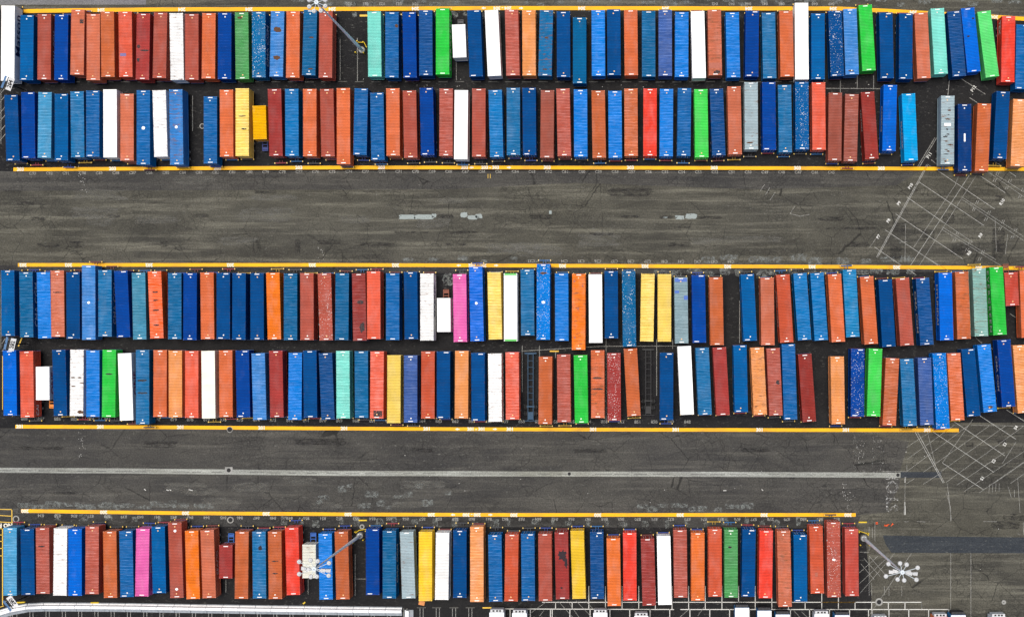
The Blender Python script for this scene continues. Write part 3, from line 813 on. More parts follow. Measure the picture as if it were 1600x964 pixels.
ROWS = {
'A': ('top row', [
 (0, 0, WIN, """75 55 70 750 W w
250 142 245 745 B
411 133 408 740 b
570 138 564 742 R
722 92 713 695 a
864 132 863 745 a
993 110 1000 715 u
1158 110 1165 715 k
1328 128 1318 740 c
1487 120 1475 725 b"""),
 (260, 0, WIN, """90 125 100 742 W x
235 132 235 742 b
394 125 388 730 o
540 122 538 735 R
696 118 703 735 g s
854 112 856 720 S p
1030 108 1017 712 L s
1174 108 1169 722 o
1334 95 1317 700 T s
1477 108 1472 722 b"""),
 (530, 0, WIN, """323 110 330 712 M
488 115 488 722 B s
647 115 656 722 R
800 97 803 702 N s
957 82 957 692 G
1105 230 1116 535 W w
1246 97 1268 712 N
1409 97 1438 705 W w"""),
 (790, 0, WIN, """55 93 68 702 b s
215 98 218 702 q
378 97 364 705 S r
535 110 537 717 N
685 165 685 775 T
857 98 860 705 A s
1000 90 1005 700 N
1158 95 1164 700 o
1324 105 1325 712 T s
1478 97 1479 705 v s"""),
 (1050, 0, WIN, """91 115 89 715 A s
237 107 252 725 W w
392 92 402 700 a r
558 118 570 720 A s
744 103 738 712 R
893 120 905 728 S s
1055 105 1067 712 o
1199 30 1204 738 W w
1352 128 1353 737 B
1508 103 1532 708 N p2"""),
 (1310, 0, 290 / 1600, """99 80 119 645 L s
231 45 264 612 G
409 112 421 678 N
583 118 580 685 N
712 112 739 678 a
853 75 886 640 M
995 100 1043 660 N s
1114 72 1170 622 A2
1255 100 1328 665 j
1468 142 1460 710 r
1592 215 1582 770 B s"""),
]),
'B': ('second row', [
 (0, 125, WIN, """101 140 120 748 N
257 115 265 725 R
417 115 410 722 K s
568 130 568 745 B
713 108 720 718 S s
859 100 858 712 B s
1018 90 1020 718 W w
1176 130 1176 748 a
1327 98 1327 785 B s
1473 97 1490 712 W x"""),
 (260, 125, WIN, """86 90 96 785 L r
407 155 407 775 B s
555 93 558 712 o
702 80 702 705 y s
858 240 867 550 z
1000 85 1015 705 c
1160 85 1163 705 A3 s
1327 85 1328 708 o
1484 85 1496 710 b"""),
 (530, 125, WIN, """38 78 40 780 o
204 80 192 695 B s
348 120 358 742 B s
496 80 500 703 o
650 100 662 722 b
806 75 819 697 R
990 82 988 705 b s
1131 97 1125 735 W w
1293 82 1292 712 b
1444 95 1458 715 A3 s"""),
 (790, 125, WIN, """71 75 73 697 S s
217 75 222 697 N
388 97 382 722 n
531 82 544 705 b s
693 90 696 712 A s
857 100 867 722 u
1012 103 1016 722 A s
1160 82 1163 705 u s
1338 82 1337 705 r
1490 85 1487 708 A s"""),
 (1050, 125, WIN, """116 78 109 705 B s
267 88 276 718 j2
411 83 434 700 N s
574 62 586 690 a
732 22 735 645 e x
896 22 902 650 R
1042 48 1050 672 S s
1202 20 1206 645 B p
1357 25 1362 648 k
1513 120 1506 748 n"""),
 (1330, 125, WIN, """7 133 -8 755 n s
151 112 192 733 d
363 48 350 658 A2
530 128 556 748 Y
895 148 890 782 e x
1050 225 1052 845 V
1233 220 1207 845 u
1408 108 1376 730 N
1563 180 1538 800 q s"""),
]),
'C': ('third row', [
 (0, 400, WIN, """70 133 76 740 B
239 148 247 752 T s
401 150 415 762 A s
530 135 536 748 a s
675 150 678 767 N
820 88 822 775 L s
971 130 972 745 S s
1118 137 1144 752 R
1282 155 1294 772 t s
1430 143 1453 762 O2 s"""),
 (260, 400, WIN, """77 158 77 770 T s
220 158 217 778 R
375 153 382 770 o
526 155 527 770 N
673 158 670 775 N
838 158 840 775 N
985 155 1000 772 O
1149 162 1149 778 T s
1300 158 1302 778 b
1462 160 1479 780 b p"""),
 (530, 400, WIN, """28 160 23 778 T s
180 162 191 783 d s
318 142 320 768 k
495 160 495 778 B s
660 147 667 770 N
812 163 812 782 W x
967 390 969 702 W w
1114 168 1122 795 P
1263 100 1277 788 A2 s
1434 150 1446 772 y s"""),
 (790, 400, WIN, """45 162 47 788 W w
200 125 205 735 S s
350 75 348 775 A p
518 162 521 785 A s
678 165 675 868 O r2
830 170 835 803 W w
977 138 980 762 N
1139 140 1147 838 S p
1318 168 1307 790 y s
1471 168 1471 792 y"""),
 (1050, 400, WIN, """82 198 90 808 e3 s
244 175 254 802 R
406 197 418 825 u
697 168 725 785 B
881 200 888 825 a
1026 172 1063 800 k2
1185 160 1229 778 A3 s
1342 157 1383 780 A3 s
1504 168 1541 795 o"""),
 (1330, 400, WIN, """-17 125 16 750 K2 s
143 190 186 815 o
314 218 350 840 N
473 203 518 828 b
660 205 702 823 N s
870 155 885 780 A2
1023 145 1046 768 u r
1183 115 1207 742 h r
1342 103 1379 730 G
1479 152 1494 460 d2
1620 135 1640 755 o"""),
]),
'D': ('fourth row', [
 (0, 530, WIN, """87 103 95 705 A2
244 110 254 722 k
394 255 396 562 W w
544 97 560 708 N
713 97 708 710 W x
859 103 860 718 A s
1012 98 1005 720 G
1153 130 1172 750 W w
1320 100 1320 785 S s
1483 100 1481 718 o"""),
 (260, 530, WIN, """82 105 84 722 q
234 108 234 727 k
385 108 392 732 w w
548 103 552 720 o
702 103 714 722 R
849 130 865 745 L s
1012 107 1023 722 c
1194 125 1189 745 A s
1327 105 1334 725 N
1472 127 1496 742 N s"""),
 (530, 530, WIN, """33 108 37 732 M s
204 110 207 727 T s
351 113 347 732 k s
507 148 505 775 y
661 150 661 770 v s
822 113 821 733 k2
965 112 965 732 N
1135 108 1131 732 q
1284 127 1287 755 N
1440 133 1445 762 W x"""),
 (790, 530, WIN, """60 120 64 742 k s
370 162 366 785 u
537 142 542 767 b s
693 148 703 775 G
852 103 854 728 o r
1002 128 1006 753 c p2
1155 87 1189 710 u
1491 125 1490 748 N"""),
 (1050, 530, WIN, """113 65 141 697 W w
279 80 307 700 S s
439 75 473 703 c
629 55 642 675 B
788 77 818 700 q r
936 83 963 705 b s
1077 45 1098 742 B s
1229 137 1273 763 d
1530 160 1540 785 q"""),
 (1330, 530, WIN, """61 88 58 715 R p2
226 87 207 712 j2
383 175 352 797 u s
514 182 547 803 S s
678 172 702 793 v s
815 130 850 828 A p
949 130 987 750 o s
1082 90 1136 712 N
1228 50 1288 672 A s
1413 5 1459 625 R
1558 55 1605 680 q s"""),
]),
'E': ('bottom row', [
 (0, 790, WE, """87 190 87 775 K s
235 200 243 770 N
367 190 372 760 b s
524 195 518 775 W x
649 200 650 777 A2
798 178 796 763 b s
949 220 957 795 u
1089 218 1100 788 B s
1237 198 1227 782 P
1368 180 1380 755 B"""),
 (260, 790, WE, """72 145 91 795 b
218 215 232 805 O
352 210 371 797 a
514 340 513 627 c
654 222 649 803 u
801 222 806 800 S s
937 222 944 805 u
1084 188 1100 770 r
1235 335 1236 625 w x
1374 240 1383 810 A s"""),
 (530, 790, WE, """18 222 32 808 u
287 200 290 770 R
434 215 434 800 T s
583 225 602 800 e x
747 225 746 823 y2
895 232 887 812 W
1044 210 1044 795 N
1191 182 1192 830 q s
1347 250 1355 828 B s"""),
 (790, 790, WE, """55 245 47 825 k2
191 240 197 822 B s
340 240 345 823 b
482 228 493 807 c
619 215 637 803 y2
788 225 795 805 N s
932 280 941 865 o2
1074 232 1077 818 r
1228 282 1243 862 d s
1368 262 1380 855 W w"""),
 (1050, 790, WE, """70 208 76 793 b s
224 232 224 820 o2
372 200 374 785 k2
511 205 512 793 g s
668 203 659 785 N
816 213 809 798 r
966 215 980 872 a r
1110 250 1114 828 B
1246 175 1259 757 k2
1397 140 1403 790 b p"""),
 (1330, 790, WE, """3 200 8 780 k3"""),
]),
}
COL['A2'] = ((0, 110, 222), 'vivid blue', 'vivid blue')
COL['A3'] = ((4, 120, 188), 'cerulean blue', 'cerulean')
COL['K2'] = ((40, 135, 190), 'worn cerulean blue', 'cerulean')
COL['j2'] = ((92, 226, 104), 'light green', 'light green')
COL['O2'] = ((246, 92, 34), 'red orange', 'red orange')
COL['k2'] = ((210, 82, 52), 'tomato red', 'tomato red')
COL['k3'] = ((205, 76, 64), 'tomato red', 'tomato red')
COL['d2'] = ((196, 66, 50), 'tomato red', 'tomato red')
COL['y2'] = ((250, 208, 84), 'warm yellow', 'yellow')
COL['o2'] = ((240, 112, 48), 'clear orange', 'orange')
COL['e3'] = ((140, 165, 172), 'grey', 'grey')
COL['V'] = ((30, 66, 124), 'slate navy', 'slate navy')
FL = {'': '', 's': 'scuffed', 'p': 'white-spotted', 'p2': 'white-spotted', 'r': 'rust-patched', 'r2': 'scratched', 'w': 'smooth-roofed', 'x': 'rust-streaked'}
ILL = 1.0     # photographed value -> base colour factor
def base(c):
    l = lin(c)
    k = 0.80 if c[2] >= c[0] or c[1] > c[0] else 0.84
    q = [min(0.85, max(0.0015, x * k)) for x in l]
    if c[0] > c[1] and c[0] > c[2] and c[1] < 160:      # reds and oranges: old oxide paint, a little chalky
        q[0] *= 0.95; q[1] += 0.075 * q[0]; q[2] += 0.06 * q[0] + 0.004
    return tuple(q)

BOX = []   # dict per container
for row, (rname, wins) in ROWS.items():
    items = []
    for x0, y0, sc, txt in wins:
        for ln in txt.split('\n'):
            t = ln.split()
            xt, yt, xb, yb = (float(v) for v in t[:4])
            items.append(dict(row=row, rname=rname, xt=x0 + xt * sc, yt=y0 + yt * sc, xb=x0 + xb * sc, yb=y0 + yb * sc, col=t[4], fl=t[5] if len(t) > 5 else ''))
    items.sort(key=lambda d: (d['xt'] + d['xb']) / 2)
    for i, d in enumerate(items):
        d['i'] = i + 1; d['n'] = len(items)
        d['L'] = items[i - 1] if i else None
        d['Rr'] = items[i + 1] if i + 1 < len(items) else None
    BOX += items

def size_of(d):
    L = (d['yb'] - d['yt']) * (H - 4.1) / FPX
    return '20' if L < 8 else ('45' if L > 12.9 else '40')

def ordinal(n):
    if 10 <= n % 100 <= 20: s = 'th'
    else: s = {1: 'st', 2: 'nd', 3: 'rd'}.get(n % 10, 'th')
    return '%d%s' % (n, s)

SPECIAL = {   # (row, index): extra look words
}
def find(row, px):
    c = [d for d in BOX if d['row'] == row]
    return min(c, key=lambda d: abs((d['xt'] + d['xb']) / 2 - px))
def look(row, px, words): find(row, px)['look'] = words
look('A', 17, 'with dark lettering on its wall'); look('A', 430, 'with two brown rust blots'); look('B', 224, 'with one white dot'); look('C', 138, 'with one white dot')
look('E', 282, 'with two white dots'); look('C', 744, 'with one white dot'); look('C', 848, 'with white blot and dark dent')
look('E', 877, 'with a big black stain'); look('C', 905, 'with scribbled roof marks'); look('D', 934, 'with two burnt bands'); look('C', 1064, 'with blue patched end')
look('A', 1117, 'with a darker repair panel'); look('B', 1507, 'with one white dash'); look('B', 385, 'with two dark smears'); look('E', 494, 'under the lamp mast head')
look('C', 797, 'with green roof ends'); look('D', 1213, 'with one round dark stain'); look('A', 193, 'with small blue patch'); look('A', 377, 'with a brown blot')
look('C', 244, 'with three dark smears'); look('B', 1478, 'with brown rust streaks'); look('A', 122, 'with square grey patch'); look('D', 590, 'with blackened lower corner')
look('D', 125, 'with brown corner rust'); look('E', 400, 'with dark centre stain')

def label_for(d, noun):
    col = COL[d['col']][1]
    adj = FL[d['fl']]
    sz = {'20': 'short ', '45': 'extra-long ', '40': ''}[size_of(d)]
    first = ' '.join(x for x in (sz.strip(), adj, col, noun) if x)
    pos = '%s from left, %s' % (ordinal(d['i']), d['rname'])
    if 'look' in d:
        s = '%s %s, %s' % (first, d['look'], pos)
    else:
        l, r = d['L'], d['Rr']
        if l and r:
            s = '%s between %s and %s ones, %s' % (first, COL[l['col']][2], COL[r['col']][2], pos)
        else:
            s = '%s beside the %s one, %s' % (first, COL[(l or r)['col']][2], pos)
    if len(s.split()) > 16:
        s = s.replace(' ones,', ',').replace(', with', ' with')
    if len(s.split()) > 16:
        s = '%s, %s' % (first, pos)
    return s

LETTER_MATS = {'w': MT_PLATE, 'k': simple('navy_lettering', (0.01, 0.02, 0.10), .5), 'm': simple('magenta_lettering', (0.45, 0.01, 0.12), .5)}
def wall_text(parent, s, side, height, L, hbox, mat, spacing=1.0, ypos=0.0, up=False):
    """lettering on a long wall; side +1 = local +x wall"""
    cu = bpy.data.curves.new('lettering', 'FONT')
    cu.body = s; cu.size = height / 0.72; cu.align_x = 'CENTER'; cu.align_y = 'CENTER'; cu.offset = 0.03; cu.extrude = 0.0; cu.resolution_u = 2; cu.space_character = spacing
    to = bpy.data.objects.new('t', cu); C.objects.link(to)
    dg = bpy.context.evaluated_depsgraph_get()
    me0 = to.evaluated_get(dg).to_mesh()
    mb = MB()
    x = side * (WID / 2 + 0.006)
    for v in me0.vertices:
        mb.v.append((x, side * v.co.x + ypos, -hbox / 2 + v.co.y))
    for f in me0.polygons: mb.f.append(tuple(f.vertices)); mb.m.append(0)
    to.evaluated_get(dg).to_mesh_clear(); bpy.data.objects.remove(to); bpy.data.curves.remove(cu)
    o = mb.obj('lettering', mat, parent, (0, 0, hbox))
    return o

CH_COLS = [lin((20, 50, 110)), lin((30, 34, 40)), lin((90, 25, 30)), lin((24, 80, 130)), lin((40, 40, 44))]
BP_COLS = [lin((0, 45, 120)), lin((10, 80, 130)), lin((120, 20, 40)), lin((50, 50, 55)), lin((40, 44, 50)), lin((150, 120, 20)), lin((90, 30, 30))]
crand = random.Random(11)
for d in BOX:
    k = size_of(d)
    d['k'] = k
    ztop = 1.15 + HBOX
    a, b = at(d['xt'], d['yt'], ztop), at(d['xb'], d['yb'], ztop)
    ctr = (a + b) / 2
    dr = (a - b)
    Lm = dr.length
    ang = math.atan2(dr.y, dr.x) - math.pi / 2        # local +y towards photo top
    up_rear = d['row'] in 'ACE'
    rz = ang + (math.pi if up_rear else 0.0)          # local -y = door end = lane side
    sy = Lm / SIZES[k]
    var = d['fl'][:1] if d['fl'] else ''
    bc = base(COL[d['col']][0])
    jit = 1 + crand.uniform(-.07, .07)
    bc = tuple(min(.87, x * jit) for x in bc)
    root = empty('shipping_container', (ctr.x, ctr.y, 1.155), rz)
    root.scale = (1, sy, 1)
    tag(root, label_for(d, 'container'), 'container', 'containers in the ' + d['rname'])
    d['root'] = root
    top = HBOX
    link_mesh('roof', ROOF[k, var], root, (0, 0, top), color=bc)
    link_mesh('wall', WALL[k, var == 'w'], root, (0, 0, top), color=bc)
    for s in (-1, 1): link_mesh('door', DOOR[k, s], root, (0, 0, top), color=bc)
    hl = SIZES[k] / 2
    off = .5 if d['col'] in ('N', 'R', 'B') and crand.random() < .6 else 0
    if var != 'w' and d['col'] not in ('W', 'w', 'y', 'y2', 'z'):
        link_mesh('roof_decal', ME_DECAL, root, (off, hl - .22, top + .002))
        link_mesh('roof_decal', ME_DECAL, root, (-off, -hl + .22, top + .002))
        if crand.random() < .72:
            dc = (.75, .45, .2) if crand.random() < .5 else (.8, .78, .7)
            link_mesh('roof_marker', ME_DOT, root, (crand.uniform(-.1, .1), hl - .75, top - .008), color=dc)
            link_mesh('roof_marker', ME_DOT, root, (crand.uniform(-.1, .1), -hl + .75, top - .008), color=dc)
    # chassis under it
    ch = link_mesh('container_chassis', CHAS[k], None, (ctr.x, ctr.y, 0), rz, crand.choice(CH_COLS))
    ch.scale = (1, sy, 1)
    tag(ch, label_for(d, 'container').replace('container', 'box', 1), 'chassis', 'chassis in the ' + d['rname'])
    lb = 'chassis under %s container, %s from left, %s' % (COL[d['col']][1], ordinal(d['i']), d['rname'])
    ch['label'] = lb
    if k == '20':
        tc_ = {'A': (60, 60, 64), 'B': (10, 40, 110), 'C': (120, 60, 36), 'D': (225, 130, 40), 'E': (10, 80, 160)}[d['row']]
        link_mesh('tail_frame', ME_TAIL, ch, (0.0 if d['row'] != 'D' else .3, -3.1, 0), color=lin(tc_))
    else:
        ext = crand.choice((0, 0, .2, .4, .7))
        link_mesh('rear_bumper', ME_BUMP, ch, (0, -hl - .15 - ext, 0), color=crand.choice(BP_COLS))
    # light hub caps etc. come with the chassis mesh

# side lettering the photograph shows
def letters(row, px, s, side_photo, hgt, mat, yfrac=0.0, spacing=1.0):
    d = find(row, px)
    side = side_photo * (-1 if row in 'ACE' else 1)
    wall_text(d['root'], s, side, hgt, SIZES[d['k']], HBOX, LETTER_MATS[mat], spacing, yfrac * SIZES[d['k']] * (-1 if row in 'ACE' else 1))
letters('A', 17, 'Matson', 1, 1.9, 'k', 0.12, 1.0)
letters('A', 704, 'EVERGREEN', 1, 1.1, 'w', 0.0, 1.35)
letters('C', 43, 'CMA CGM', 1, 1.3, 'w', 0.0)
letters('C', 165, 'CMA CGM', 1, 1.2, 'w', 0.0)
letters('A', 402, 'CMA CGM', 1, 1.2, 'w', 0.0)
letters('A', 72, 'CMA CGM', 1, 1.0, 'w', 0.0)
letters('B', 1600 - 253, 'TRITON', -1, .8, 'w', 0.1)
letters('C', 1567, 'EVERGREEN', -1, 1.2, 'w', 0.0, 1.35)
letters('C', 1486, 'HYUNDAI', -1, 1.2, 'w', 0.03)
letters('C', 1442, 'CMA CGM', -1, 1.2, 'w', 0.0)
letters('D', 197, 'ONE', 1, 1.5, 'm', 0.05)
letters('D', 78, 'ONE', 1, 1.4, 'm', 0.0)
letters('D', 41, 'CAI', 1, .9, 'w', -.4)
letters('E', 222, 'ONE', 1, 1.5, 'w', 0.0)
letters('E', 608, 'CMA CGM', 1, 1.1, 'w', 0.0)
letters('E', 324, 'SEACO', 1, 1.0, 'w', 0.0)
letters('A', 1575, 'TEX', -1, 1.0, 'w', 0.35)
letters('B', 1421, 'MAERSK', -1, 1.0, 'w', -.1)
letters('B', 1385, 'COSCO', -1, 1.0, 'w', 0.0)
letters('C', 668, 'MAERSK', 1, 1.2, 'k', 0.1)
letters('C', 1225, 'CMA CGM', -1, 1.0, 'w', 0)
letters('D', 1572, 'CMA CGM', -1, 1.0, 'w', 0.0)

# ------------------------------------------------------------------ blots, patches, dots on roofs
MT_RUSTP = simple('rust_patch', (0.10, 0.045, 0.02), 0.85, .4, 4)
MT_DARKP = worn('dark_smear', (0.03, 0.028, 0.03), 0.42, 3.0, 0)
MT_STAIN = simple('black_stain', (0.022, 0.011, 0.016), 0.8, .4, 2)
MT_BLUEP = simple('blue_repair_paint', (0.01, 0.09, 0.40), .5, .2, 3)
MT_REDP = simple('darker_repair_paint', (0.36, 0.09, 0.05), .6, .2, 3)
MT_GREENP = simple('green_end_paint', (0.06, 0.45, 0.06), .5, .2, 3)
def blot(row, px, fy, w_, h_, mat, name='rust_patch', fx=0.0, rag=.35, n=18, square=False, z=.003):
    """patch on a roof; fy 0 = photo-top end, 1 = photo-bottom end; sizes in metres"""
    d = find(row, px); L = SIZES[d['k']]
    s = -1 if row in 'ACE' else 1
    mb = MB()
    cx, cy = s * fx, s * (0.5 - fy) * L
    pts = []
    if square:
        pts = [(cx - w_ / 2, cy - h_ / 2, z), (cx + w_ / 2, cy - h_ / 2, z), (cx + w_ / 2, cy + h_ / 2, z), (cx - w_ / 2, cy + h_ / 2, z)]
    else:
        for i in range(n):
            t = 2 * math.pi * i / n
            k = 1 - rag * random.random()
            pts.append((cx + math.cos(t) * k * w_ / 2, cy + math.sin(t) * k * h_ / 2, z))
    n0 = len(pts)
    mb.poly(pts); mb.poly([(x, y, z - .012) for x, y, _ in pts][::-1])
    for i in range(n0):
        j = (i + 1) % n0
        mb.quad(pts[i], (pts[i][0], pts[i][1], z - .012), (pts[j][0], pts[j][1], z - .012), pts[j])
    return mb.obj(name, mat, d['root'], (0, 0, HBOX))
blot('A', 430, .28, 1.7, 1.2, MT_RUSTP); blot('A', 430, .71, 1.6, .9, MT_RUSTP)
blot('A', 377, .08, 1.0, .5, MT_RUSTP, fx=-.3)
blot('A', 122, .18, .7, .8, MT_DARKP, 'grey_patch', fx=.7, square=True)
blot('A', 193, .66, 1.1, .55, simple('mauve_patch', (.16, .12, .28), .6), 'blue_patch', fx=-.45, square=True)
blot('A', 225, .5, .7, .8, MT_DARKP, 'dark_patch', fx=-.8); blot('A', 225, .7, .7, .9, MT_DARKP, 'dark_patch', fx=-.8); blot('A', 225, .56, 1.8, .4, MT_DARKP, 'dark_patch', fx=.3)
blot('A', 1117, .85, 2.24, 1.05, MT_REDP, 'repair_panel', square=True); blot('A', 1117, .95, 1.6, .8, MT_DARKP, 'dark_patch', fx=.3)
blot('A', 853, .42, .9, .4, MT_RUSTP, fx=.1); blot('A', 853, .9, 1.0, .25, MT_RUSTP)
blot('A', 483, .42, 1.0, .35, MT_RUSTP, fx=.3); blot('A', 483, .9, 1.0, .35, MT_RUSTP, fx=.3)
blot('A', 612, .21, .8, .8, MT_RUSTP, fx=1.0 - .15)
blot('A', 1330, .94, 1.2, .4, MT_RUSTP, fx=-.2)
MT_DOT = simple('white_dot_paint', (.85, .85, .85), .5, .05)
blot('B', 224, .507, .65, .65, MT_DOT, 'white_dot', rag=.1); blot('B', 275, .50, .55, .55, MT_DOT, 'white_dot', rag=.1)
blot('C', 138, .50, .6, .55, MT_DOT, 'white_dot', rag=.25); blot('C', 744, .49, .6, .6, MT_DOT, 'white_dot', rag=.3); blot('C', 848, .505, .8, .6, MT_DOT, 'white_dot', rag=.3)
blot('C', 848, .12, 1.6, .5, MT_RUSTP)
blot('E', 275, .11, .55, .55, MT_DOT, 'white_dot', rag=.2); blot('E', 275, .885, .6, .55, MT_DOT, 'white_dot', rag=.2)
blot('E', 1303, .5, .8, .5, MT_DOT, 'white_dot', rag=.4)
blot('B', 1507, .50, .3, 1.45, MT_DOT, 'white_dash', square=True)
blot('B', 1480, .42, 1.2, .5, MT_DOT, 'white_plate', square=True)
for f, w_ in ((.17, 1.2), (.22, 1.7), (.26, 1.8), (.34, 1.9), (.48, 1.2), (.56, 2.0), (.60, 1.4), (.66, 1.9), (.72, 2.1), (.83, 1.4), (.80, 1.9), (.87, 1.6), (.95, 1.5)): blot('B', 1480, f + random.uniform(-.02, .02), w_ * random.uniform(.4, .95), random.uniform(.15, .5), MT_DARKP if random.random() < .5 else MT_RUSTP, fx=random.uniform(-.4, .5), rag=.7)
blot('E', 876, .34, 2.0, 2.6, MT_STAIN, 'black_stain', fx=.15, rag=.5); blot('E', 876, .46, .8, 2.6, MT_STAIN, 'black_stain', fx=.75, rag=.5, z=.006)
blot('E', 876, .83, .6, .5, MT_STAIN, 'black_stain', fx=-.15, rag=.5)
for f in (.10, .16, .46, .84): blot('C', 905, f, .45, .5, MT_REDP, 'roof_scribble', fx=(-.8, .7, -.1, -.7)[(10, 16, 46, 84).index(round(f * 100))])
blot('D', 934, .41, 2.3, .35, MT_DARKP, 'burnt_band', rag=.2); blot('D', 934, .57, 2.3, .35, MT_DARKP, 'burnt_band', rag=.2)
blot('C', 1064, .04, 2.2, .7, MT_BLUEP, 'blue_patch', square=True); blot('C', 1064, .22, .8, .5, MT_BLUEP, 'blue_patch', fx=-.75, square=True); blot('C', 1064, .31, .7, .75, MT_BLUEP, 'blue_patch', fx=.85, square=True)
blot('B', 390, .41, 1.7, .3, MT_DARKP, 'dark_smear'); blot('B', 390, .6, 1.2, .35, MT_DARKP, 'dark_smear', fx=.3)
blot('C', 797, .013, 2.3, .35, MT_GREENP, 'green_end', square=True); blot('C', 797, .986, 2.3, .35, MT_GREENP, 'green_end', square=True)
blot('D', 1213, .51, .8, 1.0, MT_DARKP, 'round_stain', fx=.6)
for f in (.31, .43, .58, .8): blot('C', 243, f, 1.3, .35, MT_DARKP, 'dark_smear', fx=.0)
blot('D', 590, .93, 1.6, 1.1, MT_DARKP, 'burnt_corner', fx=.2, square=True)
for f, x_ in ((.42, -.7), (.55, -.6), (.94, .7), (.5, .9), (.42, .5)): blot('D', 119, f, .9 if f < .9 else 1.4, .25 if f < .9 else .7, MT_RUSTP, fx=x_)
blot('E', 397, .25, .8, 1.1, MT_STAIN, 'dark_stain', fx=.2)
blot('E', 1142, .26, .8, .5, MT_STAIN, 'dark_stain', fx=-.2)
blot('E', 1276, .72, .5, .7, MT_REDP, 'repair_panel', fx=-.1, square=True)
blot('B', 1175, .9, 1.3, .35, MT_RUSTP, fx=-.3); blot('E', 60, .28, 1.5, .35, MT_DARKP, 'dark_smear', fx=-.2)
blot('E', 423, .44, 1.7, .25, MT_DARKP, 'dark_smear'); blot('E', 423, .62, 1.2, .3, MT_DARKP, 'dark_smear')
blot('D', 160, .36, 1.8, .3, MT_DARKP, 'dark_smear'); blot('D', 222, .41, 2.2, .5, MT_DARKP, 'dark_smear'); blot('D', 222, .58, 2.2, .4, MT_DARKP, 'dark_smear')
blot('C', 97, .33, 2.2, .25, MT_DARKP, 'dark_smear'); blot('C', 557, .43, 1.5, .9, MT_DARKP, 'dark_smear', fx=.2); blot('C', 557, .8, 1.2, 2.2, MT_DARKP, 'dark_smear', fx=.5)
blot('A', 1520, .17, .5, .4, MT_STAIN, 'dark_stain', fx=1.0 - .2); blot('A', 1520, .44, .6, .4, MT_STAIN, 'dark_stain', fx=-.4)
blot('D', 1565, .9, 1.0, .6, MT_RUSTP, fx=.1) if False else None
blot('D', 1540, .93, 1.0, .6, MT_RUSTP, fx=.1)

# ------------------------------------------------------------------ empty chassis with parts
def big_chassis(px, y0, y1, color, label):
    a, b = at(px, y0, 1.1), at(px, y1, 1.1)
    ctr = (a + b) / 2; L = (a - b).length; hl = L / 2
    root = empty('container_chassis', (ctr.x, ctr.y, 0)); tag(root, label, 'chassis', 'empty chassis in the fourth row')
    mb = MB()
    for s in (-1, 1): mb.box(*sorted((s * .42, s * .54)), -hl, hl, .80, 1.12)
    for k in range(11): 
        y = -hl + .3 + (L - .6) * k / 10
        mb.box(-.42, .42, y - .04, y + .04, .88, 1.02)
    mb.obj('frame', MT_TINT, root, color=color)
    for y in (hl - .12, -hl + 2.6):
        mb = MB(); mb.box(-1.1 if y > 0 else -.7, 1.1 if y > 0 else .7, y - .12, y + .12, .9, 1.125); mb.obj('bolster', MT_TINT, root, color=color)
    mb = MB(); mb.box(-.5, .5, -hl + .2, -hl + 1.6, 1.03, 1.10); mb.obj('deck_plate', MT_TINT, root, color=color)
    mb = MB(); mb.box(-1.15, 1.15, -hl - .12, -hl - .001, .6, .9); mb.obj('rear_bumper', MT_TINT, root, color=color)
    for y in (-hl + 1.3, -hl + 2.5):
        for s in (-1, 1):
            mb = MB(); 
            for x in (s * .72, s * 1.06): mb.tube((x - .13, y, .52), (x + .13, y, .52), .5, n=18)
            w_ = mb.obj('wheel', MT_TYRE, root)
            mb = MB(); mb.tube((s * 1.19, y, .52), (s * 1.215, y, .52), .2, n=10); mb.obj('hub', MT_GALV, w_)
    for s in (-1, 1):
        mb = MB(); mb.box(*sorted((s * .56, s * .66)), hl - 3, hl - 2.85, .02, 1.0); mb.obj('landing_leg', MT_TINT, root, color=color)
    return root
big_chassis(829, 551, 657, lin((8, 60, 90)), 'empty teal skeleton chassis between coral and rust orange containers, fourth row')
big_chassis(1013, 545, 648, lin((8, 11, 18)), 'empty black skeleton chassis between rust orange and navy containers, fourth row')

